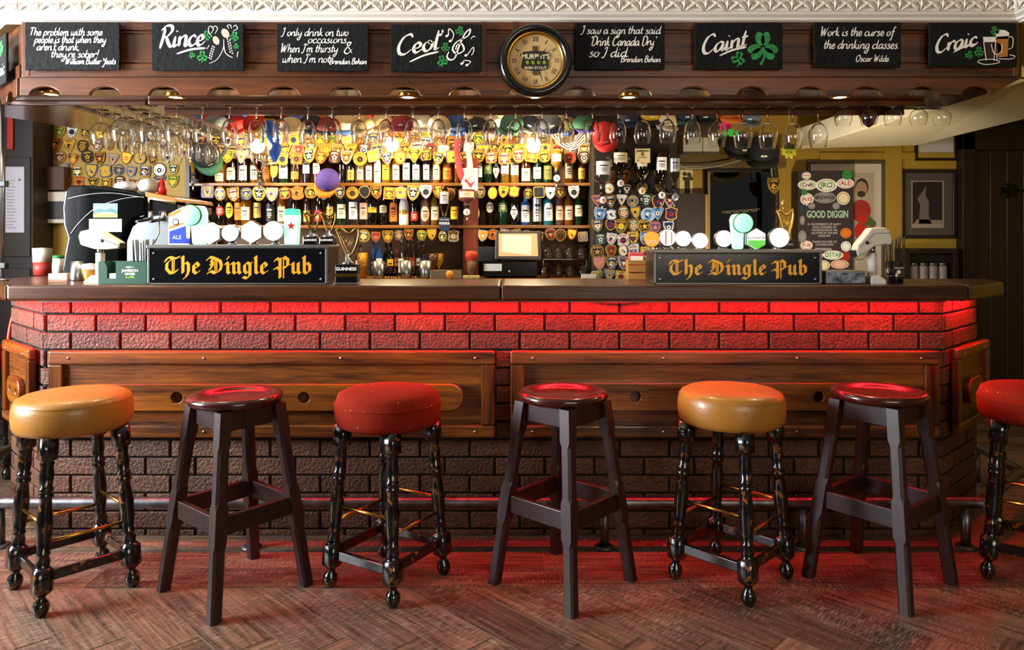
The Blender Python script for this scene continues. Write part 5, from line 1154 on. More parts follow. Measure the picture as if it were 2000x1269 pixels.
# harps
M_HARP = mat('antique_gold', '8a6a34', .32, .9); M_HARPB = mat('bright_gold', 'd8a95c', .3, .9)
def harp(t, w, h, z0, m, y=0, lean=0):
    """harp w wide, h tall standing on z0: curved neck on top, sound box on the outside, pillar, strings"""
    neck = [(-.50, .93), (-.40, 1.0), (-.22, .95), (-.02, .84), (.18, .86), (.36, .98), (.50, 1.0)]
    box = [(-.50, .92), (-.38, .72), (-.22, .42), (-.04, .12), (.06, 0)]; pil_ = [(.48, .99), (.52, .80), (.44, .50), (.28, .20), (.12, 0)]
    P = lambda q: Vector((q[0] * w + lean * q[1], y, z0 + q[1] * h))
    MB().tube([P(q) for q in cr(neck, 4)], [h * .05] * (len(cr(neck, 4))), 8).build('harp_neck', m, t)
    b = cr(box, 4); MB().tube([P(q) for q in b], [h * (.035 + .05 * i / len(b)) for i in range(len(b))], 8).build('harp_sound_box', m, t)
    MB().tube([P(q) for q in cr(pil_, 4)], h * .042, 8).build('harp_pillar', m, t)
    MB().ell(P((-.50, .95)), (h * .06, h * .05, h * .06), 10).build('harp_scroll', m, t)
    mb = MB()
    for k in range(9):
        f = (k + 1) / 10; a = b[int(f * (len(b) - 1))]; nk = cr(neck, 4); c = nk[int((.12 + .86 * f) * (len(nk) - 1))]
        mb.tube([P(a), P(c)], h * .010, 5)
    mb.build('harp_strings', m, t)
def stout_tap(label, px, Y, zb_, w, h, hz, blk, m, lean=0, txts=.02):
    t = thing('stout_tap', label, 'beer tap', ((px - CX) / S(Y), Y, zb_), 0, 'gold harp taps'); bw, bh = blk
    MB().box((-bw / 2, -.03, 0), (bw / 2, .03, bh)).build('tap_block', M_BLACK, t, bevel=.004)
    MB().lathe([(.028, bh), (.024, bh + .008), (.012, bh + .016), (.010, hz + .012)], n=16).build('chrome_collar', M_STEEL, t)
    harp(t, w, h, hz, m, 0, lean); return t, bw, bh
for i, px in enumerate((609, 641)):
    t, bw, bh = stout_tap(('gold harp beer tap standing beside the tall green tap', 'gold harp beer tap at the right end of the left sign box')[i], px, .03, ZTL, .062, .088, .052, (.066, .034), M_HARP)
    text('GUINNESS', .0118, (0, -.0308, .020), M_CHALK, 'tap_lettering', t, .0003, bold=.02)
t, bw, bh = stout_tap('large dark gold harp tap on a black block, in front of the back bar', 679, -.07, ZT, .092, .120, .118, (.096, .086), M_HARP)
text('GUINNESS', .0188, (0, -.0308, .066), M_CHALK, 'tap_lettering', t, .0003, bold=.02)
MB().box((-.0485, -.0315, .034), (.0485, .03, .046)).build('gold_band', M_BRASS, t); MB().box((-.052, -.034, 0), (.052, .034, .008)).build('chrome_foot', M_STEEL, t, bevel=.002)
t, bw, bh = stout_tap('bright gold harp tap with a glowing top behind the round ale tap', 1534, .07, ZTR, .066, .125, .05, (.066, .034), M_HARPB)
text('GUINNESS', .0118, (-.004, -.0308, .020), M_CHALK, 'tap_lettering', t, .0003, bold=.02)
MB().ell((-.01, 0, .205), (.008, .006, .016), 10).build('harp_finial', M_HARPB, t); MB().tube([(-.008, 0, .168), (-.01, 0, .195)], .003, 6).build('finial_stem', M_HARPB, t)
# ---------------------------------------------------------------- small things on the front counter
M_IVORY = mat('ivory_plastic', 'c4b9a8', .35)
def scanner(label, Y, colx, footpts, head, dot, z_top, thick=.06, ring=None, groove=None, nose=None):
    s = S(Y); base = ZT + .0005
    t = thing('counter_scanner', label, 'scanner', ((colx - CX) / s, Y, base), 0, 'white scanner stands')
    Q = lambda p: ((p[0] - colx) / s, H - (p[1] - CY) / s - base)
    MB().prism([Q(p) for p in footpts], 'xz', -.035, .035).build('foot', M_WHITE, t, bevel=.008, seg=3)
    hz = Q((0, z_top))[1]
    MB().lathe([(.020, Q((0, 540))[1]), (.019, hz)], n=18).build('column', M_WHITE, t)
    MB().lathe([(.014, hz - .002), (.014, hz + .028)], n=16).build('pivot', M_STEEL, t)
    MB().prism([Q(p) for p in head], 'xz', -thick / 2, thick / 2).build('head', M_IVORY, t, bevel=.006, seg=3)
    MB().lathe([(.0075, 0), (.0075, .002), (.001, .002)], (Q(dot)[0], -thick / 2 - .0005, Q(dot)[1]), 14, rot=rotm('X', PI / 2)).build('pivot_cap', M_BLACKM, t)
    if groove: MB().tube([(Q(p)[0], -thick / 2 - .0002, Q(p)[1]) for p in groove], .0016, 6).build('side_groove', M_TXT, t)
    if nose: MB().prism([Q(p) for p in nose], 'xz', -thick * .36, thick * .36).build('scan_window', M_BLACKM, t, bevel=.001)
    if ring: MB().tube(cr([(Q(p)[0], 0, Q(p)[1]) for p in ring], 4), .004, 8).build('trigger_loop', M_IVORY, t)
    return t
scanner('white scanner head tilted on a pale stand behind the green caddy', .075, 196, [(170, 556), (170, 549), (186, 537), (206, 537), (212, 556)], [(160, 462), (163, 452), (180, 448), (205, 453), (240, 474), (239, 484), (214, 487), (190, 486), (164, 478)], (206, 470), 494, groove=[(162, 464), (182, 461), (205, 466), (237, 479)], nose=[(237, 473), (241.5, 475), (240.5, 485), (236, 484)])
scanner('white scanner head tilted on a pale stand beside the dark straw holder', -.03, 1703, [(1693, 556), (1693, 538), (1711, 536), (1725, 546), (1725, 556)], [(1667, 488), (1671, 477), (1689, 455), (1696, 445), (1722, 444), (1732, 450), (1737, 468), (1734, 478), (1725, 477), (1702, 481), (1691, 490), (1670, 501)], (1687, 474), 494, groove=[(1670, 481), (1690, 466), (1699, 456), (1733, 455)], nose=[(1664.5, 490), (1670, 486), (1672, 499), (1667, 502)], ring=[(1668, 497), (1672, 505), (1684, 506), (1694, 498)])
# green caddy
Yc = -.075; s = S(Yc); t = thing('bar_caddy', 'green printed bar caddy holding black straws beside the left sign box', 'caddy', ((239 - CX) / s, Yc, ZT + .0005))
M_CAD = mat('caddy_green', '14402c', .45); x0, x1 = (192 - 239) / s, (286 - 239) / s; hh = (557 - 513) / s
xx = lambda px: (px - 239) / s; zz = lambda py: (557 - py) / s
MB().prism([(x0, 0), (x1, 0), (x1, hh), (xx(226), hh), (xx(226), zz(546)), (xx(209), zz(546)), (xx(209), zz(524)), (xx(203), hh), (x0, hh)], 'xz', 0, .003).build('front_panel', M_CAD, t)
MB().box((x0, .003, 0), (x1, .10, .003)).build('bottom', M_CAD, t); MB().box((x0, .10, 0), (x1, .103, hh)).build('back_panel', M_CAD, t)
for a, n_ in ((x0, 'side_panel'), (x1 - .003, 'side_panel'), (xx(243), 'divider')): MB().box((a, .003, .003), (a + .003, .10, hh)).build(n_, M_CAD, t)
for str_, sz, py, m in (('ENJOY A', .0085, 524, M_CHALK), ('JAMESON', .0165, 531, M_CHALK), ('GINGER', .0125, 537.5, M_CHALK), ('& LIME', .0125, 543.5, mat('lime_print', '9ac23a', .6))): text(str_, sz, (xx(254), -.0008, zz(py)), m, 'caddy_lettering', t, .0003, bold=.02)
tx = MB().box((xx(211), .006, .004), (xx(241), .09, .045)).build('napkin_stack', M_PAPER, loc=t.location); tag(tx, 'small stack of pale napkins in the notch of the green caddy', 'napkins')
def straws(cx_, cy_, z, n, w, d, h, where, group):
    pr = MB().lathe([(.0028, 0), (.0028, h)], n=8).build('straw', M_BLACKM); tag(pr, where, 'straw', group)
    for i in range(n):
        o = pr if i == 0 else pr.copy()
        if i: C.objects.link(o)
        f = (i + .5) / n - .5
        o.location = (cx_ + f * w, cy_ + R.uniform(-d, d), z); o.rotation_euler = (R.uniform(-.05, .05), f * .13 + R.uniform(-.02, .02), 0); o.scale = (1, 1, R.uniform(.92, 1.02))
straws(t.location.x + xx(265), Yc + .05, ZT + .005, 15, .072, .03, .185, 'black straw standing in the green caddy', 'black straws in the green caddy')
# straw holder on the right
Yh = .02; s = S(Yh); t = thing('straw_holder', 'dark round straw holder with a silver band at the right end of the counter', 'straw holder', ((1747 - CX) / s, Yh, ZT + .0005))
MB().lathe([(.033, 0), (.036, .004), (.036, .095), (.033, .095), (.032, .006), (.001, .006)], n=28, caps=False).build('holder_body', mat('navy_holder', '10141c', .2, coat=.4), t)
MB().lathe([(.0365, .030), (.0365, .034)], n=28, caps=False).build('silver_band', M_STEEL, t)
text('TRINITY', .012, (0, -.0372, .066), M_CHALK, 'holder_lettering', t, .0003); MB().lathe([(.001, 0), (.009, 0), (.009, .001)], (0, -.0362, .049), 12, rot=rotm('X', PI / 2)).build('holder_emblem', M_CHALK, t)
straws(t.location.x, Yh, ZT + .008, 16, .05, .02, .195, 'dark straw standing in the round straw holder', 'dark straws in the round holder')
# steel drip tray
Yd = -.07; s = S(Yd); t = thing('drip_tray', 'low dark steel tray with a mottled blue front beside the right sign box', 'tray', ((1652 - CX) / s, Yd, ZT + .0005))
MB().box((-.087, 0, 0), (.087, .12, .056)).build('tray_body', M_STEEL, t, bevel=.004); MB().box((-.080, -.001, .006), (.080, .001, .048)).build('mottled_front', mat('mottled_blue_steel', '1b2b48', .25, .8, var=('c9d3df', 30, .16)), t)
# stacked saucers, jug, bowl, boxes behind
pr = MB().lathe([(.001, .001), (.03, 0), (.04, .003), (.058, .012), (.060, .014), (.056, .014), (.03, .005), (.001, .004)], n=28, caps=False).build('saucer', M_WHITE)
for i in range(6):
    o = pr if i == 0 else pr.copy()
    if i: C.objects.link(o)
    o.location = (W(226, 500, .16).x, .16, ZT + .001 + i * .0145); tag(o, f'white saucer, {nth(i)} from the bottom of the stack behind the scanner', 'saucer', 'stacked white saucers')
def lathe_thing(name, label, cat, px, Y, z, prof, m, n=24, group=None, extra=None):
    o = MB().lathe(prof, n=n).build(name, m, loc=((px - CX) / S(Y), Y, z)); tag(o, label, cat, group)
    if extra: extra(o)
    return o
lathe_thing('milk_jug', 'shiny steel milk jug on the counter left of the scanner stand', 'jug', 151, .20, ZT, [(.001, .001), (.028, .001), (.030, .006), (.027, .09), (.026, .09), (.026, .008), (.001, .006)], M_STEEL, extra=lambda o: MB().tube(cr([(.029, 0, .075), (.045, 0, .07), (.047, 0, .035), (.030, 0, .025)]), .003, 8).build('handle', M_STEEL, o))
lathe_thing('glass_cup', 'glass cup of caramel coloured drink behind the scanner stand', 'cup', 176, .12, ZT, [(.001, .001), (.020, .001), (.024, .012), (.036, .065), (.034, .065), (.022, .014), (.001, .010)], mat('caramel_glass', 'd9913a', .1, trans=.5), extra=lambda o: MB().lathe([(.0345, .055), (.0375, .072), (.03, .08), (.001, .084)], n=24).build('milk_foam', M_WHITE, o))
bx = MB().box((-.045, -.03, 0), (.045, .03, .030)).build('small_box', mat('pinkish_card', 'c99a86', .6), loc=((120 - CX) / S(.3), .3, ZT), bevel=.002); tag(bx, 'low pinkish cardboard box at the left end of the counter', 'box')
lathe_thing('tub', 'red and cream plastic tub at the far left behind the counter', 'tub', 83, .75, ZT, [(.001, .001), (.042, .001), (.045, .07), (.001, .07)], mat('red_tub', '9a2a1c', .5), extra=lambda o: MB().lathe([(.0455, .07), (.048, .145), (.001, .148)], n=24).build('cream_lid', M_IVORY, o))
lathe_thing('paper_cup', 'white cup with a green lid behind the coffee machine', 'cup', 113, .9, ZT, [(.001, .001), (.026, .001), (.034, .09), (.001, .09)], M_PAPER, extra=lambda o: MB().lathe([(.036, .088), (.036, .102), (.001, .104)], n=20).build('green_lid', M_GREEN, o))
# ---------------------------------------------------------------- coffee machine on the left wing
Ym = .52; s = S(Ym); t = thing('coffee_machine', 'large black coffee machine seen from its side on the left wing of the counter', 'coffee machine', ((225 - CX) / s, Ym, ZT + .001))
q = lambda px, py: ((px - 225) / s, max(0, H - (py - CY) / s - ZT - .001))
M_CM = mat('coffee_black', '030303', .12, spec=.3)
side = [(128, 560), (119, 530), (126, 490), (131, 465), (123, 440), (121, 405), (126, 372), (136, 362), (160, 361), (205, 364), (250, 371), (284, 379), (285, 420), (262, 426), (246, 445), (236, 475), (234, 560)]
MB().prism([q(*p) for p in side], 'xz', 0, .035).build('side_panel', M_CM, t, bevel=.012, seg=3)
MB().prism([q(*p) for p in side], 'xz', .45, .485).build('side_panel', M_CM, t, bevel=.012, seg=3)
MB().prism([q(*p) for p in ((140, 560), (135, 400), (150, 370), (270, 382), (280, 410), (240, 440), (225, 560))], 'xz', .034, .451).build('machine_body', mat('machine_steel', '8b8d90', .3, 1), t)
MB().tube([Vector((q(*p)[0], -.002, q(*p)[1])) for p in cr([(132, 388), (170, 380), (220, 377), (282, 386)], 5)], .0025, 6).build('trim_line', M_STEEL, t)
MB().tube([Vector((q(*p)[0], -.002, q(*p)[1])) for p in cr([(138, 458), (156, 434), (190, 405), (240, 388), (282, 384)], 5)], .0025, 6).build('trim_line', M_STEEL, t)
MB().prism([q(*p) for p in ((285, 388), (345, 400), (345, 416), (285, 420))], 'xz', .03, .45).build('group_head', M_BLACK, t, bevel=.006)
MB().prism([q(*p) for p in ((283, 374), (342, 386), (345, 394), (284, 384))], 'xz', .0, .47).build('cup_rail', wood('cup_rail_wood', '6a3d12', 'b4772c', 0, 8, .3, .4), t, bevel=.003)
MB().prism([q(*p) for p in ((240, 560), (240, 470), (252, 440), (275, 422), (305, 416), (335, 418), (345, 426), (345, 560))], 'xz', .02, .44).build('steel_drip_housing', mat('machine_chrome', '8c8e90', .28, 1), t, bevel=.02, seg=4)
for dx in (300, 325):
    MB().tube([Vector((q(dx, 412)[0], -.03, q(dx, 412)[1])), Vector((q(dx, 432)[0], -.03, q(dx, 432)[1]))], .012, 12).build('portafilter', M_STEEL, t); MB().tube([Vector((q(dx, 428)[0], -.03, q(dx, 428)[1])), Vector((q(dx - 6, 434)[0], -.14, q(dx, 434)[1]))], .008, 10).build('portafilter_handle', M_BLACKM, t)
MB().tube([Vector((q(315, 425)[0], -.02, q(315, 425)[1])), Vector((q(318, 455)[0], -.04, q(318, 455)[1])), Vector((q(310, 475)[0], -.05, q(310, 475)[1]))], .004, 8).build('steam_wand', M_STEEL, t)
o = MB().box((-.062, -.001, -.036), (.062, .001, .036)).build('picture_card', mat('card_sky', '5d8fb0', .5), loc=W(206, 411, Ym - .003)); tag(o, 'small landscape card with a blue sky stuck on the coffee machine', 'card')
MB().box((-.062, -.0016, -.036), (.062, -.0009, -.016)).build('card_meadow', mat('card_meadow', '7c9a3a', .5), o); MB().prism([(-.062, -.016), (.062, -.016), (.062, .0), (.03, .012), (0, .002), (-.03, .010), (-.062, -.002)], 'xz', -.0014, -.0009).build('card_hills', mat('card_hills', '2b5a5c', .5), o)
text('THE DINGLE PENINSULA', .008, (0, -.002, -.012), M_CHALK, 'card_lettering', o, .0002)
o = MB().box((-.083, -.001, -.033), (.083, .001, .033)).build('business_card', mat('card_cream', 'dcc7ac', .6), loc=W(206, 440, Ym - .003)); tag(o, 'cream printed card stuck below the landscape card on the coffee machine', 'card')
mb = MB(); disc(mb, -.038, .0, .022, lambda a, b: Vector((a, -.0015, b)), 16, 0, .018); mb.build('card_emblem', M_TXT, o)
text('SEASON WINES', .0105, (.035, -.0014, .014), M_INK, 'card_lettering', o, .0002); text('TASTINGS', .009, (.035, -.0014, -.004), M_INK, 'card_lettering', o, .0002)
for i, (px, py, w, h) in enumerate(((248, 372, .06, .030), (292, 370, .055, .040))):
    c = W(px, py - 7, Ym + .12); o = MB().ell((0, 0, 0), (w, .07, h), 16).build('folded_towel', mat('white_cloth', 'e6ded2', .9), loc=c); tag(o, ('white cloth bundled on the coffee machine top, nearer the left', 'white cloth bundled on the coffee machine top beside the red bottle')[i], 'cloth', 'cloths on the coffee machine')
o = lathe_thing('sauce_bottle', 'red squeezy bottle on top of the coffee machine', 'bottle', 317, Ym + .12, W(317, 380, Ym + .12).z, [(.001, 0), (.022, 0), (.024, .03), (.018, .06), (.006, .085), (.001, .09)], mat('red_plastic', 'c0281c', .3))
o = MB().box((-.035, -.03, 0), (.035, .03, .055)).build('white_carton', M_PAPER, loc=((296 - CX) / S(Ym + .2), Ym + .2, W(296, 378, Ym + .2).z), bevel=.003); tag(o, 'white carton on top of the coffee machine behind the red bottle', 'carton')
# ---------------------------------------------------------------- on the back bar worktop
Yr = 1.72; s = S(Yr); t = thing('cash_register', 'black till with a glowing peach touch screen on the back bar', 'till', ((1000 - CX) / s, Yr, ZC + .001))
q = lambda px, py: ((px - 1000) / s, H - (py - CY) / s - ZC - .001)
def bx(p0, p1, y0, y1, name, m, bev=.004, par=None): a, b = q(*p0), q(*p1); return MB().box((a[0], y0, b[1]), (b[0], y1, a[1])).build(name, m, par or t, bevel=bev)
bx((941, 511), (1050, 539), 0, .36, 'cash_drawer', M_BLACK); a = bx((945, 515), (980, 529), -.003, .002, 'drawer_sticker', mat('sticker_white', 'c9d4d8', .5), .0)
mb = MB().lathe([(.008, 0), (.008, .004), (.001, .004)], (q(995, 530)[0], -.001, q(995, 530)[1]), 14, rot=rotm('X', PI / 2)).build('drawer_lock', M_STEEL, t)
bx((930, 482), (972, 511), .06, .22, 'receipt_printer', mat('printer_grey', '23262a', .4)); bx((975, 500), (1045, 511), .08, .26, 'screen_stand', M_BLACKM)
a0, a1, a2, a3 = q(966, 506), q(1058, 508), q(1056, 451), q(968, 451)
MB().prism([a0, a1, a2, a3], 'xz', -.01, .05).build('screen_housing', mat('screen_bezel', '4a423a', .4), t, bevel=.006)
MB().prism([q(974, 500), q(1051, 500), q(1049, 456), q(974, 456)], 'xz', -.0125, -.0105).build('screen', mat('screen_glow', 'd99a6a', .4, emit='f0a468', es=.55), t)
MB().prism([q(980, 492), q(1038, 498), q(1038, 460), q(980, 458)], 'xz', -.0135, -.0124).build('screen_window', mat('screen_window', 'f0c8a8', .4, emit='f2b890', es=.6), t)
# upside-down glasses right of the till
Yg2 = 1.86; sg = S(Yg2)
gs = thing('glass_shelf', 'small clear glass shelf holding upturned tumblers right of the till', 'shelf', ((1105 - CX) / sg, Yg2 + .02, W(0, 505, Yg2).z)); MB().box((-.16, -.09, -.006), (.16, .09, 0)).build('shelf_pane', M_GLASS, gs)
for x in (-.15, .15): MB().lathe([(.006, 0), (.006, gs.location.z - ZC - .0075)], (x, .06, -(gs.location.z - ZC - .001)), 10).build('shelf_leg', M_STEEL, gs)
pr = None
for row, (z, pxs) in enumerate(((gs.location.z + .001, (1070, 1090, 1112, 1136)), (ZC + .001, (1066, 1090, 1113, 1138)))):
    for i, px in enumerate(pxs):
        lab = f'upturned glass, {nth(i)} from the till {"on the small glass shelf" if row == 0 else "on the worktop below the small shelf"}'
        loc = ((px - CX) / sg, Yg2, z)
        if pr is None: pr = MB().lathe([(.034, 0), (.036, .03), (.033, .07), (.012, .085), (.006, .092), (.006, .098), (.028, .103), (.001, .104), (.001, .085), (.030, .068), (.033, .03), (.032, 0)], n=20).build('goblet', M_GLASS); o = pr
        else: o = pr.copy(); C.objects.link(o)
        o.location = loc; o.scale = (.95, .95, .92); tag(o, lab, 'glass', 'upturned glasses by the till')
o = MB().lathe([(.030, 0), (.036, .075), (.034, .075), (.029, .004), (.001, .004)], n=20).build('tumbler', M_GLASS, loc=((1063 - CX) / S(1.74), 1.74, ZC + .001)); tag(o, 'tumbler of red sweets standing right of the till drawer', 'tumbler')
MB().lathe([(.001, .006), (.026, .006), (.030, .045), (.001, .05)], n=16).build('red_contents', mat('red_sweets', 'c23a2a', .5, bump=(60, 1)), o)
o = MB().box((-.05, -.02, 0), (.05, .02, .028)).build('folded_card', M_IVORY, loc=((1150 - CX) / S(1.68), 1.68, ZC + .001), bevel=.002); tag(o, 'pale folded card lying on the worktop left of the pillar', 'card')
# shakers, tumblers, tray left of the till
def on_top(name, label, cat, px, Y, prof, m, n=24, group=None, extra=None): return lathe_thing(name, label, cat, px, Y, ZC + .001, prof, m, n, group, extra)
SH = [(.001, .001), (.034, .001), (.036, .006), (.043, .115), (.041, .115), (.034, .008), (.001, .006)]
for i, (px, k) in enumerate(((740, 1), (793, 1.02), (831, 1.02))):
    o = on_top('shaker_tin', ('steel shaker tin beside the gold mesh tumbler', 'steel shaker tin in the middle of the worktop cluster', 'steel shaker tin beside the steel tray')[i], 'shaker', px, 1.70, [(a * k, b * k) for a, b in SH], M_STEEL, group='steel shaker tins')
    MB().tube([(-.012, .0, .02), (-.03, .0, .17)], .003, 6).build('bar_spoon', M_STEEL, o) if i == 1 else None
on_top('mesh_tumbler', 'tall gold mesh tumbler on the worktop behind the large harp', 'tumbler', 708, 1.70, [(.001, .001), (.030, .001), (.034, .10), (.036, .17), (.034, .17), (.03, .01), (.001, .008)], mat('gold_mesh', 'b4812f', .3, .8, bump=(140, 1)))
for i, (px, col, nm) in enumerate(((768, 'c8461c', 'orange-red'), (822, 'd98a2a', 'amber'), (755, 'e8e0d8', 'clear'), (806, 'e8e0d8', 'clear'))):
    o = on_top('cocktail_glass', f'{nm} cocktail glass, {nth(i)} among the shakers on the worktop', 'glass', px, 1.78 if i > 1 else 1.73, [(.001, .001), (.026, .001), (.030, .008), (.036, .08), (.034, .08), (.028, .012), (.001, .012)], M_GLASS)
    if i < 2: MB().lathe([(.001, .014), (.0275, .014), (.0315, .06), (.001, .06)], n=20).build('drink', mat('drink_' + nm, col, .1, trans=.6), o)
t = thing('steel_tray', 'long low steel tray on the worktop left of the till', 'tray', ((872 - CX) / S(1.70), 1.70, ZC + .001)); MB().box((-.105, -.05, 0), (.105, .05, .056)).build('tray_body', mat('satin_steel', '9a8a70', .35, .9), t, bevel=.004)
MB().lathe([(.001, 0), (.026, 0), (.026, .002), (.001, .002)], (.025, -.05, .028), 24, rot=rotm('X', PI / 2)).tf(Matrix.Identity(4)).build('painted_lamp_reflection', mat('painted_lamp_reflection', 'd98a1c', .4), t)  # amber disc painted on as a lamp's reflection in the steel
for i, (px, nm) in enumerate(((846, 'brown curved goblet'), (857, 'gold rimmed goblet'))):
    on_top('goblet', nm + ' standing behind the steel tray', 'glass', px, 1.93 + .085 * i, [(.001, .001), (.03, .001), (.03, .005), (.006, .012), (.006, .06), (.03, .10), (.037, .16), (.035, .16), (.028, .104), (.001, .07)], mat('amber_goblet_%d' % i, ('6a3f1c', 'b98a3c')[i], .15, trans=.4))
o = on_top('drinks_cup', 'brown ribbed cup with a red top left of the till', 'cup', 921, 1.68, [(.001, .001), (.03, .001), (.036, .13), (.001, .13)], mat('brown_ribbed', '5a3216', .4, bump=(90, 1)))
MB().lathe([(.037, .12), (.042, .16), (.036, .18), (.001, .185)], n=20).build('red_top', mat('red_fabric', 'c43a1c', .7), o)
o = MB().box((-.055, -.03, 0), (.055, .03, .022)).build('snack_packet', mat('packet_tan', 'b49a5c', .6, bump=(60, 1)), loc=((921 - CX) / S(1.64) , 1.635, ZC + .001), bevel=.006); tag(o, 'crumpled tan packet lying before the brown cup', 'packet')
# open wooden crate and a packet in front of the pillar
cr0 = thing('wooden_crate', 'small pale wooden crate at the left end of the right sign box', 'crate', ((1249 - CX) / S(.27), .27, ZT + .0006)); k_ = 1 / S(.27); hw_ = 22 * k_
for z0_, z1_ in ((0, .03), (.036, .066), (.072, .092)): MB().box((-hw_, 0, z0_), (hw_, .006, z1_)).build('front_slat', mat('crate_pine', 'b98a4a', .5, var=('8a5c26', 12, .3)), cr0, bevel=.001); MB().box((-hw_, .074, z0_), (hw_, .08, z1_)).build('back_slat', _M['crate_pine'], cr0)
for x_ in (-hw_, hw_ - .007): MB().box((x_, .006, 0), (x_ + .007, .074, .094)).build('end_board', _M['crate_pine'], cr0)
MB().box((-hw_ + .007, .006, 0), (hw_ - .007, .074, .004)).build('crate_bottom', _M['crate_pine'], cr0)
o = MB().box((-.035, -.02, 0), (.035, .02, .075)).build('pink_packet', mat('pink_card_packet', 'c8505a', .5), loc=(cr0.location.x - .01, .31, ZT + .0055), bevel=.003); tag(o, 'pink and white packet standing in the pale wooden crate', 'packet'); o.scale = (1, 1, 1.65)
MB().box((-.03, -.0208, .045), (.03, -.0198, .065)).build('packet_band', M_PAPER, o)
# hanging scarf, blue ribbon, cable loops
sc_ = thing('scarf', 'pink and white scarf with a white card hanging before the reddish upright', 'scarf', W(905, 372, 1.90))
ss = S(1.90); P = lambda px, py, y=0: Vector(((px - 905) / ss, y, (372 - py) / ss))
def cloth(mb, L, Rr, th=.004):
    Lp, Rp = cr(L, 4), cr(Rr, 4); v = []; n = len(Lp)
    for i in range(n):
        w_ = .006 * math.sin(i * .9); v += [P(Lp[i].x, Lp[i].y, w_), P(Rp[i].x, Rp[i].y, -w_), P(Lp[i].x, Lp[i].y, w_ + th), P(Rp[i].x, Rp[i].y, -w_ + th)]
    f = []
    for i in range(n - 1): f += [(4 * i, 4 * i + 1, 4 * i + 5, 4 * i + 4), (4 * i + 2, 4 * i + 6, 4 * i + 7, 4 * i + 3), (4 * i, 4 * i + 4, 4 * i + 6, 4 * i + 2), (4 * i + 1, 4 * i + 3, 4 * i + 7, 4 * i + 5)]
    mb.add(v, f, 0, True)
mb = MB(); cloth(mb, [(888, 250), (887, 290), (890, 320), (893, 340), (902, 358)], [(897, 250), (897, 290), (902, 320), (906, 338), (915, 356)]); mb.build('scarf_red_end', mat('scarf_red', 'b8323a', .85), sc_)
mb = MB(); cloth(mb, [(908, 250), (909, 290), (912, 320), (905, 345), (900, 360)], [(919, 250), (919, 290), (924, 325), (920, 345), (910, 362)]); mb.build('scarf_pink_end', mat('scarf_pink', 'e6b0aa', .85), sc_)
MB().box((P(903, 373).x, .008, 0), (P(933, 373).x, .011, P(0, 328).z)).build('white_card', M_PAPER, sc_)
mb = MB(); mb.add([P(908, 350, .0075), P(919, 368, .0075), P(930, 350, .0075), P(919, 358, .0075)], [(0, 1, 2, 3)]); mb.build('card_chevron', mat('scarf_red', 'b8323a'), sc_)
MB().box((P(886, 0).x, -.002, P(0, 252).z), (P(921, 0).x, .08, P(0, 246).z)).build('hanging_bar', M_BRASS, sc_)
rb_ = thing('blue_ribbon', 'long bright blue ribbon hanging between the caps and the upper bottles', 'ribbon', W(536, 316, 1.50)); ss = S(1.50)
P = lambda px, py, y=0: Vector(((px - 536) / ss, y, (316 - py) / ss))
mb = MB(); cloth(mb, [(517, 235), (520, 258), (524, 280), (526, 298), (532, 316)], [(533, 235), (538, 258), (546, 280), (550, 290), (540, 316)]); mb.build('ribbon_cloth', mat('ribbon_blue', '1c4fb0', .6), rb_)
MB().box((P(515, 0).x, .0, P(0, 236).z), (P(535, 0).x, .48, P(0, 232).z)).build('ribbon_pin', M_BRASS, rb_)
M_CABW = mat('white_cable', 'd8d4cc', .4)
for i in range(6):
    x0, x1 = 1070 + i * 4, 1160 - i * 3; Yq = 1.74 + .012 * i; dy = 288 - i * 4
    tag(MB().tube(cr([W(x0, 238, Yq), W(x0 + 12, dy - 18, Yq), W((x0 + x1) / 2, dy + 4, Yq), W(x1 - 12, dy - 18, Yq), W(x1, 236, Yq)], 6), .0042, 8).build('cable_loop', M_CABW), f'white cable loop hanging under the caps, {nth(i)} from the outside of the coil', 'cable', 'coil of white cable')
# ---------------------------------------------------------------- alcove and mirror right of the pillar
YA = 2.50; sa = S(YA)
al = thing('alcove_cupboard', 'dark brown cupboard block in the alcove right of the pillar', 'cupboard', ((1352 - CX) / sa, YA, 0)); MB().box((-.20, 0, 0), (.118, .095, W(0, 378, YA).z)).build('cupboard_front', wood('alcove_wood', '1c1006', '2e1a0a', 2, 6, .5, .05), al)
MB().box((.098, -.012, .9), (.118, 0, W(0, 380, YA).z)).build('cupboard_edge', M_BRASS, al)
o = MB().box((-.052, 0, 0), (.052, .004, .19)).build('pale_picture', mat('pale_yellow_card', 'e0cf94', .6), loc=W(1340, 378, 2.59)); tag(o, 'pale yellow picture of a vase above the alcove cupboard', 'picture')
MB().prism([(-.012, 0), (.03, 0), (.03, .10), (.018, .12), (.0, .12), (-.012, .10)], 'xz', -.004, 0).build('painted_vase', mat('dark_vase', '2a2012', .6), o)
mb = MB()
for k in range(7): mb.ell((R.uniform(-.02, .045), -.004, R.uniform(.11, .16)), (.016, .002, .016), 8)
mb.build('painted_leaves', mat('olive_leaf', '3a3a1c', .7), o)
mr = thing('bar_mirror', 'dark glass mirror panel in a slim frame right of the alcove cupboard', 'mirror', ((1450 - CX) / sa, YA, W(0, 560, YA).z))
x0, x1 = (1386 - 1450) / sa, (1512 - 1450) / sa; hz = (560 - 336) / sa
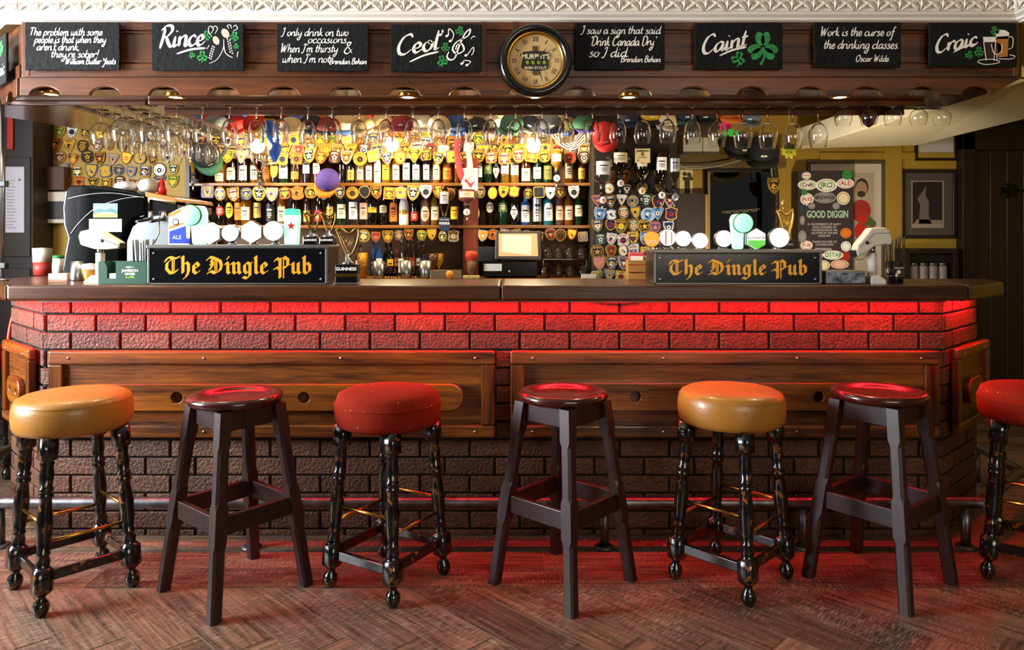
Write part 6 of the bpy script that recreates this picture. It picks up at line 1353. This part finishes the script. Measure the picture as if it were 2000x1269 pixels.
MB().box((x0, 0, 0), (x1, .02, hz)).build('mirror_glass', mat('smoked_mirror', '8f8f82', .05, 1), mr); MB().box((x0 - .015, -.012, 0), (x0, .025, hz)).build('mirror_frame', mat('pale_frame', '8a7a50', .4, .4), mr); MB().box((x1, -.012, 0), (x1 + .015, .025, hz)).build('mirror_frame', mat('pale_frame', '8a7a50'), mr); MB().box((x0 - .015, -.012, hz), (x1 + .015, .025, hz + .02)).build('mirror_frame', M_DARKW, mr)
mb = MB(); xa = (1413 - 1450) / sa; 
for k in range(13): 
    a = [(-.010 + .020 * .5 * (1 + math.cos(j * PI / 4)) - 0, .010 * math.sin(j * PI / 4)) for j in range(9)]
    mb.tube([(xa + k * .0225 + p[0], -.002, (560 - 415 + k * .45) / sa + p[1]) for p in a[:(9 if k % 3 else 6)]], .0018, 5)
mb.build('mirror_lettering', mat('beige_print', 'b8a888', .6), mr)
# shelf with cartons above the alcove
sh = thing('high_shelf', 'brown shelf board above the alcove with boxes on it', 'shelf', W(1428, 326, 2.35)); MB().box((-.42, 0, 0), (.42, .24, .10)).build('shelf_front', wood('olive_shelf', '4a3716', '6b5322', 0, 6, .4, .2), sh, bevel=.004)
for i, (a, b, y0) in enumerate(((1334, 1372, 268), (1373, 1405, 268), (1545, 1575, 250))):
    p0, p1 = W(a, 293, 2.38), W(b, y0, 2.38); zb_ = sh.location.z + .10
    if i == 2: continue
    o = MB().box((-(p1.x - p0.x) / 2, 0, 0), ((p1.x - p0.x) / 2, .12, p1.z - zb_)).build('carton', mat('grey_white_carton', 'b9b2a4', .6), loc=((p0.x + p1.x) / 2, 2.38, zb_), bevel=.003); tag(o, ('pale carton on the high shelf nearest the pillar', 'pale carton second from the pillar on the high shelf')[i], 'carton', 'cartons on the high shelf')
tag(MB().tube(cr([W(1328, 322, 2.27), W(1338, 328, 2.28), W(1375, 328, 2.29), W(1420, 320, 2.3), W(1455, 311, 2.3), W(1495, 312, 2.26), W(1505, 325, 2.26), W(1508, 345, 2.27)], 6), .0055, 8).build('conduit_cable', mat('grey_cable', '8d8678', .4)), 'grey cable sagging below the high shelf into the dark pipe', 'cable')
tag(MB().tube(cr([W(1490, 312, 2.31), W(1508, 322, 2.31), W(1515, 345, 2.31), W(1516, 420, 2.31), W(1513, 560, 2.31)], 6), .022, 12).build('dark_pipe', mat('dark_lagging', '2a1c12', .5, bump=(40, 1))), 'dark lagged pipe running down beside the mirror', 'pipe')
patch(W(1512, 362, 2.285), .058, 'single black and gold shield patch on the dark pipe', None, 'shield', 'gold', 'black', 'gold')
cap(W(1432, 288, 2.14), 'black', 'black', 'black cap with a white badge hung before the high shelf', (A(35), 0, A(25)), 'black caps at the high shelf', .115); cap(W(1487, 296, 2.10), 'black', 'black', 'black cap with pale print hung beside the dark pipe', (A(40), 0, A(-10)), 'black caps at the high shelf', .125)
def star(px, py, Y, r, m, label, words=(), n=9):
    pts = [((r if i % 2 == 0 else r * .74) * math.sin(i * PI / n), (r if i % 2 == 0 else r * .74) * math.cos(i * PI / n)) for i in range(2 * n)]
    o = MB().prism(pts, 'xz', -.0008, .0008).build('price_star', m, loc=W(px, py, Y)); tag(o, label, 'price card')
    for w_, sz, dz in words: text(w_, sz, (0, -.0013, dz), M_INK, 'star_lettering', o, .0002, bold=.01)
    return o
star(1541, 294, .36, .042, mat('yellow_card', 'd8c81c', .6), 'yellow star-shaped price card hanging below the tall glasses', (('2 WINES', .014, .012), ('€10', .019, -.008)))
tag(MB().tube([W(1541, 282, .362), W(1541, 210, .362)], .0006, 5).build('card_thread', M_CABW), 'thin thread holding the yellow star card', 'thread')
star(1418, 245, 1.62, .045, mat('pink_card', 'd8286a', .6), 'pink star-shaped card among the caps right of the pillar')
star(1428, 259, 1.60, .030, mat('green_card', '2fb04a', .6), 'small green star-shaped card below the pink one')
for px, py, Y in ((1418, 245, 1.62), (1428, 259, 1.60)): MB().box((-.004, .001, -.004), (.004, .3, .004)).build('card_pin', M_STEEL, [o for o in C.objects if o.name.startswith('price_star')][-1 if px == 1428 else -2])
# ---------------------------------------------------------------- pictures on the ochre wall
YP = YR - .001
def frame(label, box, Y, fw, mf, mm, group=None, name='framed_picture'):
    a, b = W(box[0], box[3], Y), W(box[2], box[1], Y); w, h = (b.x - a.x) / 2, b.z - a.z
    t = thing(name, label, 'picture', ((a.x + b.x) / 2, Y, a.z), 0, group)
    for n_, lo, hi in (('frame_rail', (-w, -.02, 0), (w, 0, fw)), ('frame_rail', (-w, -.02, h - fw), (w, 0, h)), ('frame_stile', (-w, -.02, fw), (-w + fw, 0, h - fw)), ('frame_stile', (w - fw, -.02, fw), (w, 0, h - fw))): MB().box(lo, hi).build(n_, mf, t, bevel=.003)
    MB().box((-w + fw, -.008, fw), (w - fw, -.001, h - fw)).build('mount_board', mm, t); return t, w, h
M_FRB = mat('dark_frame', '1c0f0c', .3, coat=.3)
t, w, h = frame('large picture with a wide pale mount behind the sticker-covered poster', (1575, 313, 1727, 566), YP, .028, mat('brown_frame', '55452f', .4), mat('pale_mount', 'c9bdae', .6))
Q = lambda px, py: ((px - 1651) / S(YP), (566 - py) / S(YP))
M_SK = mat('portrait_skin', 'b08a74', .7); M_RD = mat('portrait_red', 'a83028', .7); M_HAIR = mat('portrait_hair', '3a302c', .7)
def blob(px, py, rx, ry, m, name, y, par=t): a = Q(px, py); mb = MB(); disc(mb, a[0], a[1], rx / S(YP), lambda x, z: Vector((x, y, z)), 20, 0, ry / S(YP)); return mb.build(name, m, par)
MB().box((Q(1640, 0)[0], -.0095, Q(0, 500)[1]), (Q(1706, 0)[0], -.0079, Q(0, 338)[1])).build('portrait_print', mat('portrait_ground', 'b5a898', .6), t)
blob(1682, 366, 13, 18, M_HAIR, 'portrait_hair', -.0100); blob(1681, 370, 11.5, 16, M_SK, 'portrait_face', -.0104); blob(1681, 379, 8, 6, M_HAIR, 'portrait_beard', -.0108); blob(1680, 412, 20, 22, M_RD, 'portrait_jacket', -.0101); blob(1689, 430, 14, 10, mat('portrait_leaf', '5a6a34', .7), 'portrait_leaves', -.0105); blob(1684, 428, 9, 9, mat('portrait_scarlet', 'd0281c', .7), 'portrait_flower', -.0109); blob(1682, 452, 14, 20, mat('portrait_scarlet', 'd0281c', .7), 'portrait_flower', -.0103); blob(1702, 437, 8, 8, mat('portrait_leaf', '5a6a34'), 'portrait_leaves', -.0107)
# sticker-covered poster
YS2 = 2.44; s2 = S(YS2); po = thing('sticker_poster', 'dark purple poster covered with round stickers and pale lettering', 'poster', W(1613, 560, YS2)); hp = (560 - 333) / s2
MB().box((-54 / s2, 0, 0), (54 / s2, .135, hp)).build('poster_board', mat('poster_dark', '33292f', .5), po, bevel=.003)
Q2 = lambda px, py: ((px - 1613) / s2, (560 - py) / s2)
M_MINTP = mat('poster_mint', 'a8c8b0', .6); M_POSW = mat('poster_white', 'd8d0cc', .6)
STK = [(1575, 343, 9, 7, 'label_white', 'WHISKEY'), (1577, 361, 19, 10, 'label_white', 'Craft'), (1614, 362, 21, 13, 'label_white', 'JRO'), (1651, 358, 17, 10, 'label_white', 'ALE'), (1655, 341, 10, 10, 'shamrock_green', ''), (1571, 375, 6, 6, 'shamrock_green', ''), (1576, 389, 13, 12, 'label_white', 'ALES'), (1611, 386, 22, 11, 'label_silver', 'BREWED'), (1647, 387, 13, 13, 'label_cream', ''), (1585, 402, 7, 6, 'label_silver', ''), (1633, 402, 7, 7, 'label_silver', ''), (1570, 406, 7, 7, 'label_navy', ''), (1652, 455, 11, 10, 'label_orange', ''), (1567, 462, 8, 12, 'label_silver', ''), (1652, 481, 10, 10, 'label_white', ''), (1575, 479, 12, 9, 'label_white', 'PUB'), (1597, 498, 10, 10, 'label_cream', ''), (1627, 498, 20, 9, 'label_white', 'DSTAP'), (1652, 500, 8, 9, 'label_red', ''), (1607, 518, 14, 10, 'label_cream', ''), (1640, 516, 18, 9, 'label_pink', ''), (1567, 430, 5, 9, 'label_silver', ''), (1577, 514, 14, 12, 'label_navy', '')]
for i, (px, py, rx_, ry_, m, wd_) in enumerate(STK):
    a = Q2(px, py); y = -.0008 - .0003 * (i % 3); mb = MB(); disc(mb, a[0], a[1], rx_ / s2, lambda x, z: Vector((x, y, z)), 22, 0, ry_ / s2); disc(mb, a[0], a[1], rx_ * .8 / s2, lambda x, z: Vector((x, y - .0004, z)), 22, 1, ry_ * .8 / s2); disc(mb, a[0], a[1], rx_ * .72 / s2, lambda x, z: Vector((x, y - .0007, z)), 22, 0, ry_ * .72 / s2)
    mb.build('sticker', [_M[m], _M['label_green'] if i % 3 else _M['label_red']], po)
    if wd_: text(wd_, rx_ * 2.1 / s2 / max(4, len(wd_)) * 1.3, (a[0], y - .0012, a[1]), (M_RED, M_INK, M_GREEN)[i % 3], 'sticker_lettering', po, .0002, bold=.02)
a = Q2(1616, 419); text('GOOD DIGGIN', 19 / s2, (a[0], -.002, a[1]), M_MINTP, 'poster_lettering', po, .0003, sx=.62, bold=.03)
for k, ln in enumerate(('IN THE INTERESTS OF SAFETY', 'ONLY CHILDREN OF', 'THE RESTAURANT ARE', 'ALLOWED IN THE BAR', 'AFTER 9PM', '', 'THANK YOU FOR YO', 'COOPERATION')):
    if ln: a = Q2(1610, 438 + k * 5.7); text(ln, 5.6 / s2, (a[0], -.002, a[1]), M_POSW, 'poster_lettering', po, .0002, sx=.88)
o = MB().box((Q2(1592, 0)[0], -.0018, Q2(0, 490)[1] - .0), (Q2(1624, 0)[0], -.0006, Q2(0, 484)[1])).build('sticker', LC['silver'], po); 
# framed drawing right
t, w, h = frame('dark framed picture with a black and white figure, right of the yellow corner', (1759, 331, 1866, 466), YP, .028, M_FRB, mat('grey_mount', '4a4440', .25, coat=.4))
Q = lambda px, py: ((px - 1812.5) / S(YP), (466 - py) / S(YP))
MB().box((Q(1779, 0)[0], -.0095, Q(0, 445)[1]), (Q(1842, 0)[0], -.0079, Q(0, 353)[1])).build('print_border', mat('print_border', '9a8a74', .6), t)
MB().box((Q(1781, 0)[0], -.0102, Q(0, 437)[1]), (Q(1839, 0)[0], -.0094, Q(0, 355)[1])).build('print_dark', mat('print_dark', '1f1a16', .5), t)
MB().prism([Q(*p) for p in ((1793, 437), (1796, 400), (1790, 388), (1800, 375), (1808, 362), (1806, 380), (1813, 395), (1812, 420), (1818, 437))], 'xz', -.0108, -.0101).build('print_figure', mat('print_grey', '6a6058', .6), t)
MB().prism([Q(*p) for p in ((1783, 437), (1790, 428), (1838, 430), (1838, 437))], 'xz', -.0108, -.0101).build('print_ground', mat('print_pale', '8a7a66', .6), t)
frame('pale certificate in a black frame under the sloping soffit', (1785, 262, 1867, 314), YP, .022, M_FRB, mat('certificate', 'b8aea2', .6))
cb = thing('glass_box', 'dark wooden box frame with ribbed jars behind the right end of the counter', 'cabinet', W(1820, 566, 2.45)); s3 = S(2.45)
for lo, hi in (((-52, 0), (-42, 81)), ((42, 0), (52, 81)), ((-42, 71), (42, 81))): MB().box((lo[0] / s3, 0, lo[1] / s3), (hi[0] / s3, .14, hi[1] / s3)).build('box_frame', M_DARKW, cb, bevel=.003)
MB().box((-42 / s3, .12, 0), (42 / s3, .14, 71 / s3)).build('box_back', mat('box_back_dark', '1c120c', .6), cb); MB().box((-52 / s3, 0, -.02), (52 / s3, .14, 0)).build('box_bottom', M_DARKW, cb)
MB().box((-52 / s3, .02, -cb.location.z), (52 / s3, .12, -.0201)).build('box_stand', M_DARKW, cb)
for i, x in enumerate((-28, -9, 10, 29)):
    o = MB().lathe([(.001, 0), (.034, .0), (.036, .01), (.036, .17), (.03, .185), (.001, .19)], n=20).build('ribbed_jar', mat('cloudy_jar', '8a7c74', .3, bump=(120, .5)), loc=(cb.location.x + x / s3, 2.51, cb.location.z + .001)); tag(o, f'cloudy ribbed jar, {nth(i)} from the poster in the dark box frame', 'jar', 'ribbed jars in the box frame')
    MB().lathe([(.034, .19), (.034, .205), (.001, .206)], n=20).build('jar_lid', M_STEEL, o)
struct(MB().box((W(1727, 0, YR).x, YR - .02, 0), (W(1760, 0, YR).x, YR + .01, 2.34)).build('trim_4', M_OCHRE, bevel=.006))
struct(MB().box((W(1600, 0, YR).x, YR - .018, W(0, 312, YR).z), (W(1880, 0, YR).x, YR + .01, W(0, 298, YR).z)).build('trim_5', M_OCHRE, bevel=.004))
# dark plank door with an iron hinge
dx0 = W(1876, 0, YR - .06).x
dr = MB(); 
for k in range(9): dr.box((dx0 + .10 + k * .13, YR - .06, .0), (dx0 + .10 + k * .13 + .127, YR - .02, 2.0))
o = dr.build('door_1', wood('oak_door', '120704', '26110a', 2, 6, .45, .1), bevel=.006); struct(o)
struct(MB().box((dx0, YR - .09, 0), (dx0 + .10, YR - .001, 2.15)).box((dx0, YR - .09, 2.0), (dx0 + 1.4, YR - .001, 2.34)).build('door_frame', M_DARKW, bevel=.005))
hg = MB(); zc = W(0, 372, YR - .07).z; xc = W(1975, 0, YR - .07).x
hg.box((xc - .05, YR - .068, zc - .012), (xc + .5, YR - .061, zc + .012))
for dx_, dz_, r_ in ((-.07, 0, .024), (-.02, .035, .024), (-.02, -.035, .024), (.03, .03, .018), (.03, -.03, .018)): hg.lathe([(.001, -.003), (r_, -.003), (r_, .003), (.001, .003)], (xc + dx_, YR - .064, zc + dz_), 12, rot=rotm('X', PI / 2))
tag(hg.build('iron_hinge', mat('black_iron', '0e0c0b', .5, .6)), 'black wrought iron strap hinge with a fleur end on the dark plank door', 'hinge')
# maroon pennant hanging behind the short glasses
pn = MB().prism([(-.062, .0), (.062, .0), (.05, -.06), (.03, -.10), (0, -.118), (-.03, -.10), (-.05, -.06)], 'xz', -.001, .001).build('maroon_pennant', mat('maroon_cloth', '5a0d12', .7), loc=W(1697, 203, .42)); tag(pn, 'dark maroon pennant hanging behind the short brandy glasses', 'pennant')
# ---------------------------------------------------------------- left end: yellow wall, notice, fuse box
struct(MB().box((-4.2, YLW, 0), (-2.302, YW - .001, 2.344)).build('wall_left_back', M_OCHRE))
YN = 1.95; cu = thing('tall_cupboard', 'dark tall wooden cupboard at the far left edge behind the counter', 'cupboard', (W(20, 0, YN).x, YN, 0)); xw = W(64, 0, YN).x - cu.location.x
MB().box((-.6, 0, 0), (xw, .235, 2.34)).build('cupboard_body', M_DARKW, cu, bevel=.004)
for z in (.4, 1.18): MB().box((-.10, -.012, z), (xw - .012, 0, z + .70)).build('cupboard_door', M_DARKW, cu, bevel=.004)
nt_ = MB().box((0, -.002, 0), (36 / S(YN), .002, 128 / S(YN))).build('paper_notice', mat('notice_paper', 'b9b6c4', .6), loc=W(11, 454, YN - .0145)); tag(nt_, 'printed white paper notice on the dark cupboard at the far left', 'notice')
mb = MB()
for k in range(16): mb.box((.008, -.0028, .03 + k * .022), (.008 + .07 * R.uniform(.6, 1), -.0022, .036 + k * .022))
mb.build('notice_lines', M_TXT, nt_); mb = MB(); disc(mb, .10, .37, .010, lambda x, z: Vector((x, -.003, z)), 12); mb.build('notice_stamp', LC['olive'], nt_)
o = MB().box((-.11, 0, 0), (.125, .07, .23)).build('fuse_box', M_IVORY, loc=W(101, 436, YLW - .071), bevel=.008); tag(o, 'cream fuse box with a dark window on the yellow wall', 'fuse box')
MB().box((-.075, -.002, .03), (.11, .001, .16)).build('fuse_window', mat('fuse_dark', '2a2622', .3), o); MB().box((-.07, -.002, .185), (-.03, .001, .205)).build('fuse_label', M_BLACKM, o)
o = MB().box((-.075, 0, 0), (.07, .08, .17)).build('brown_box', mat('brown_board', '4a2a1c', .6), loc=W(106, 371, YLW - .081), bevel=.004); tag(o, 'brown box on top of the cream fuse box', 'box')
tag(MB().box((-.02, -.01, 0), (.02, .01, .24)).build('red_flask', mat('red_enamel', 'a83020', .35), loc=W(20, 292, YN - .012), bevel=.006), 'narrow red box hanging on the dark cupboard at the far left', 'box')
print('PATCHES', PCOUNT[0])
# ---------------------------------------------------------------- move each single-mesh or unplaced thing's origin to its base
bpy.context.view_layer.update()
for o in [o for o in C.objects if o.parent is None and o.type in ('MESH', 'EMPTY') and o.location.length < 1e-6]:
    if o.type == 'MESH' and o.data.users == 1:
        vs = [v.co for v in o.data.vertices]
        if o.get('kind') == 'structure' or not vs: continue
        b = Vector(((min(v.x for v in vs) + max(v.x for v in vs)) / 2, (min(v.y for v in vs) + max(v.y for v in vs)) / 2, min(v.z for v in vs)))
        o.data.transform(Matrix.Translation(-b)); o.location = b
        for ch in o.children: ch.location -= b
    elif o.type == 'EMPTY':
        pts = [ch.matrix_world @ Vector(c) for ch in o.children if ch.type == 'MESH' for c in ch.bound_box]
        if not pts: continue
        b = Vector(((min(v.x for v in pts) + max(v.x for v in pts)) / 2, (min(v.y for v in pts) + max(v.y for v in pts)) / 2, min(v.z for v in pts)))
        o.location = b
        for ch in o.children: ch.location -= b
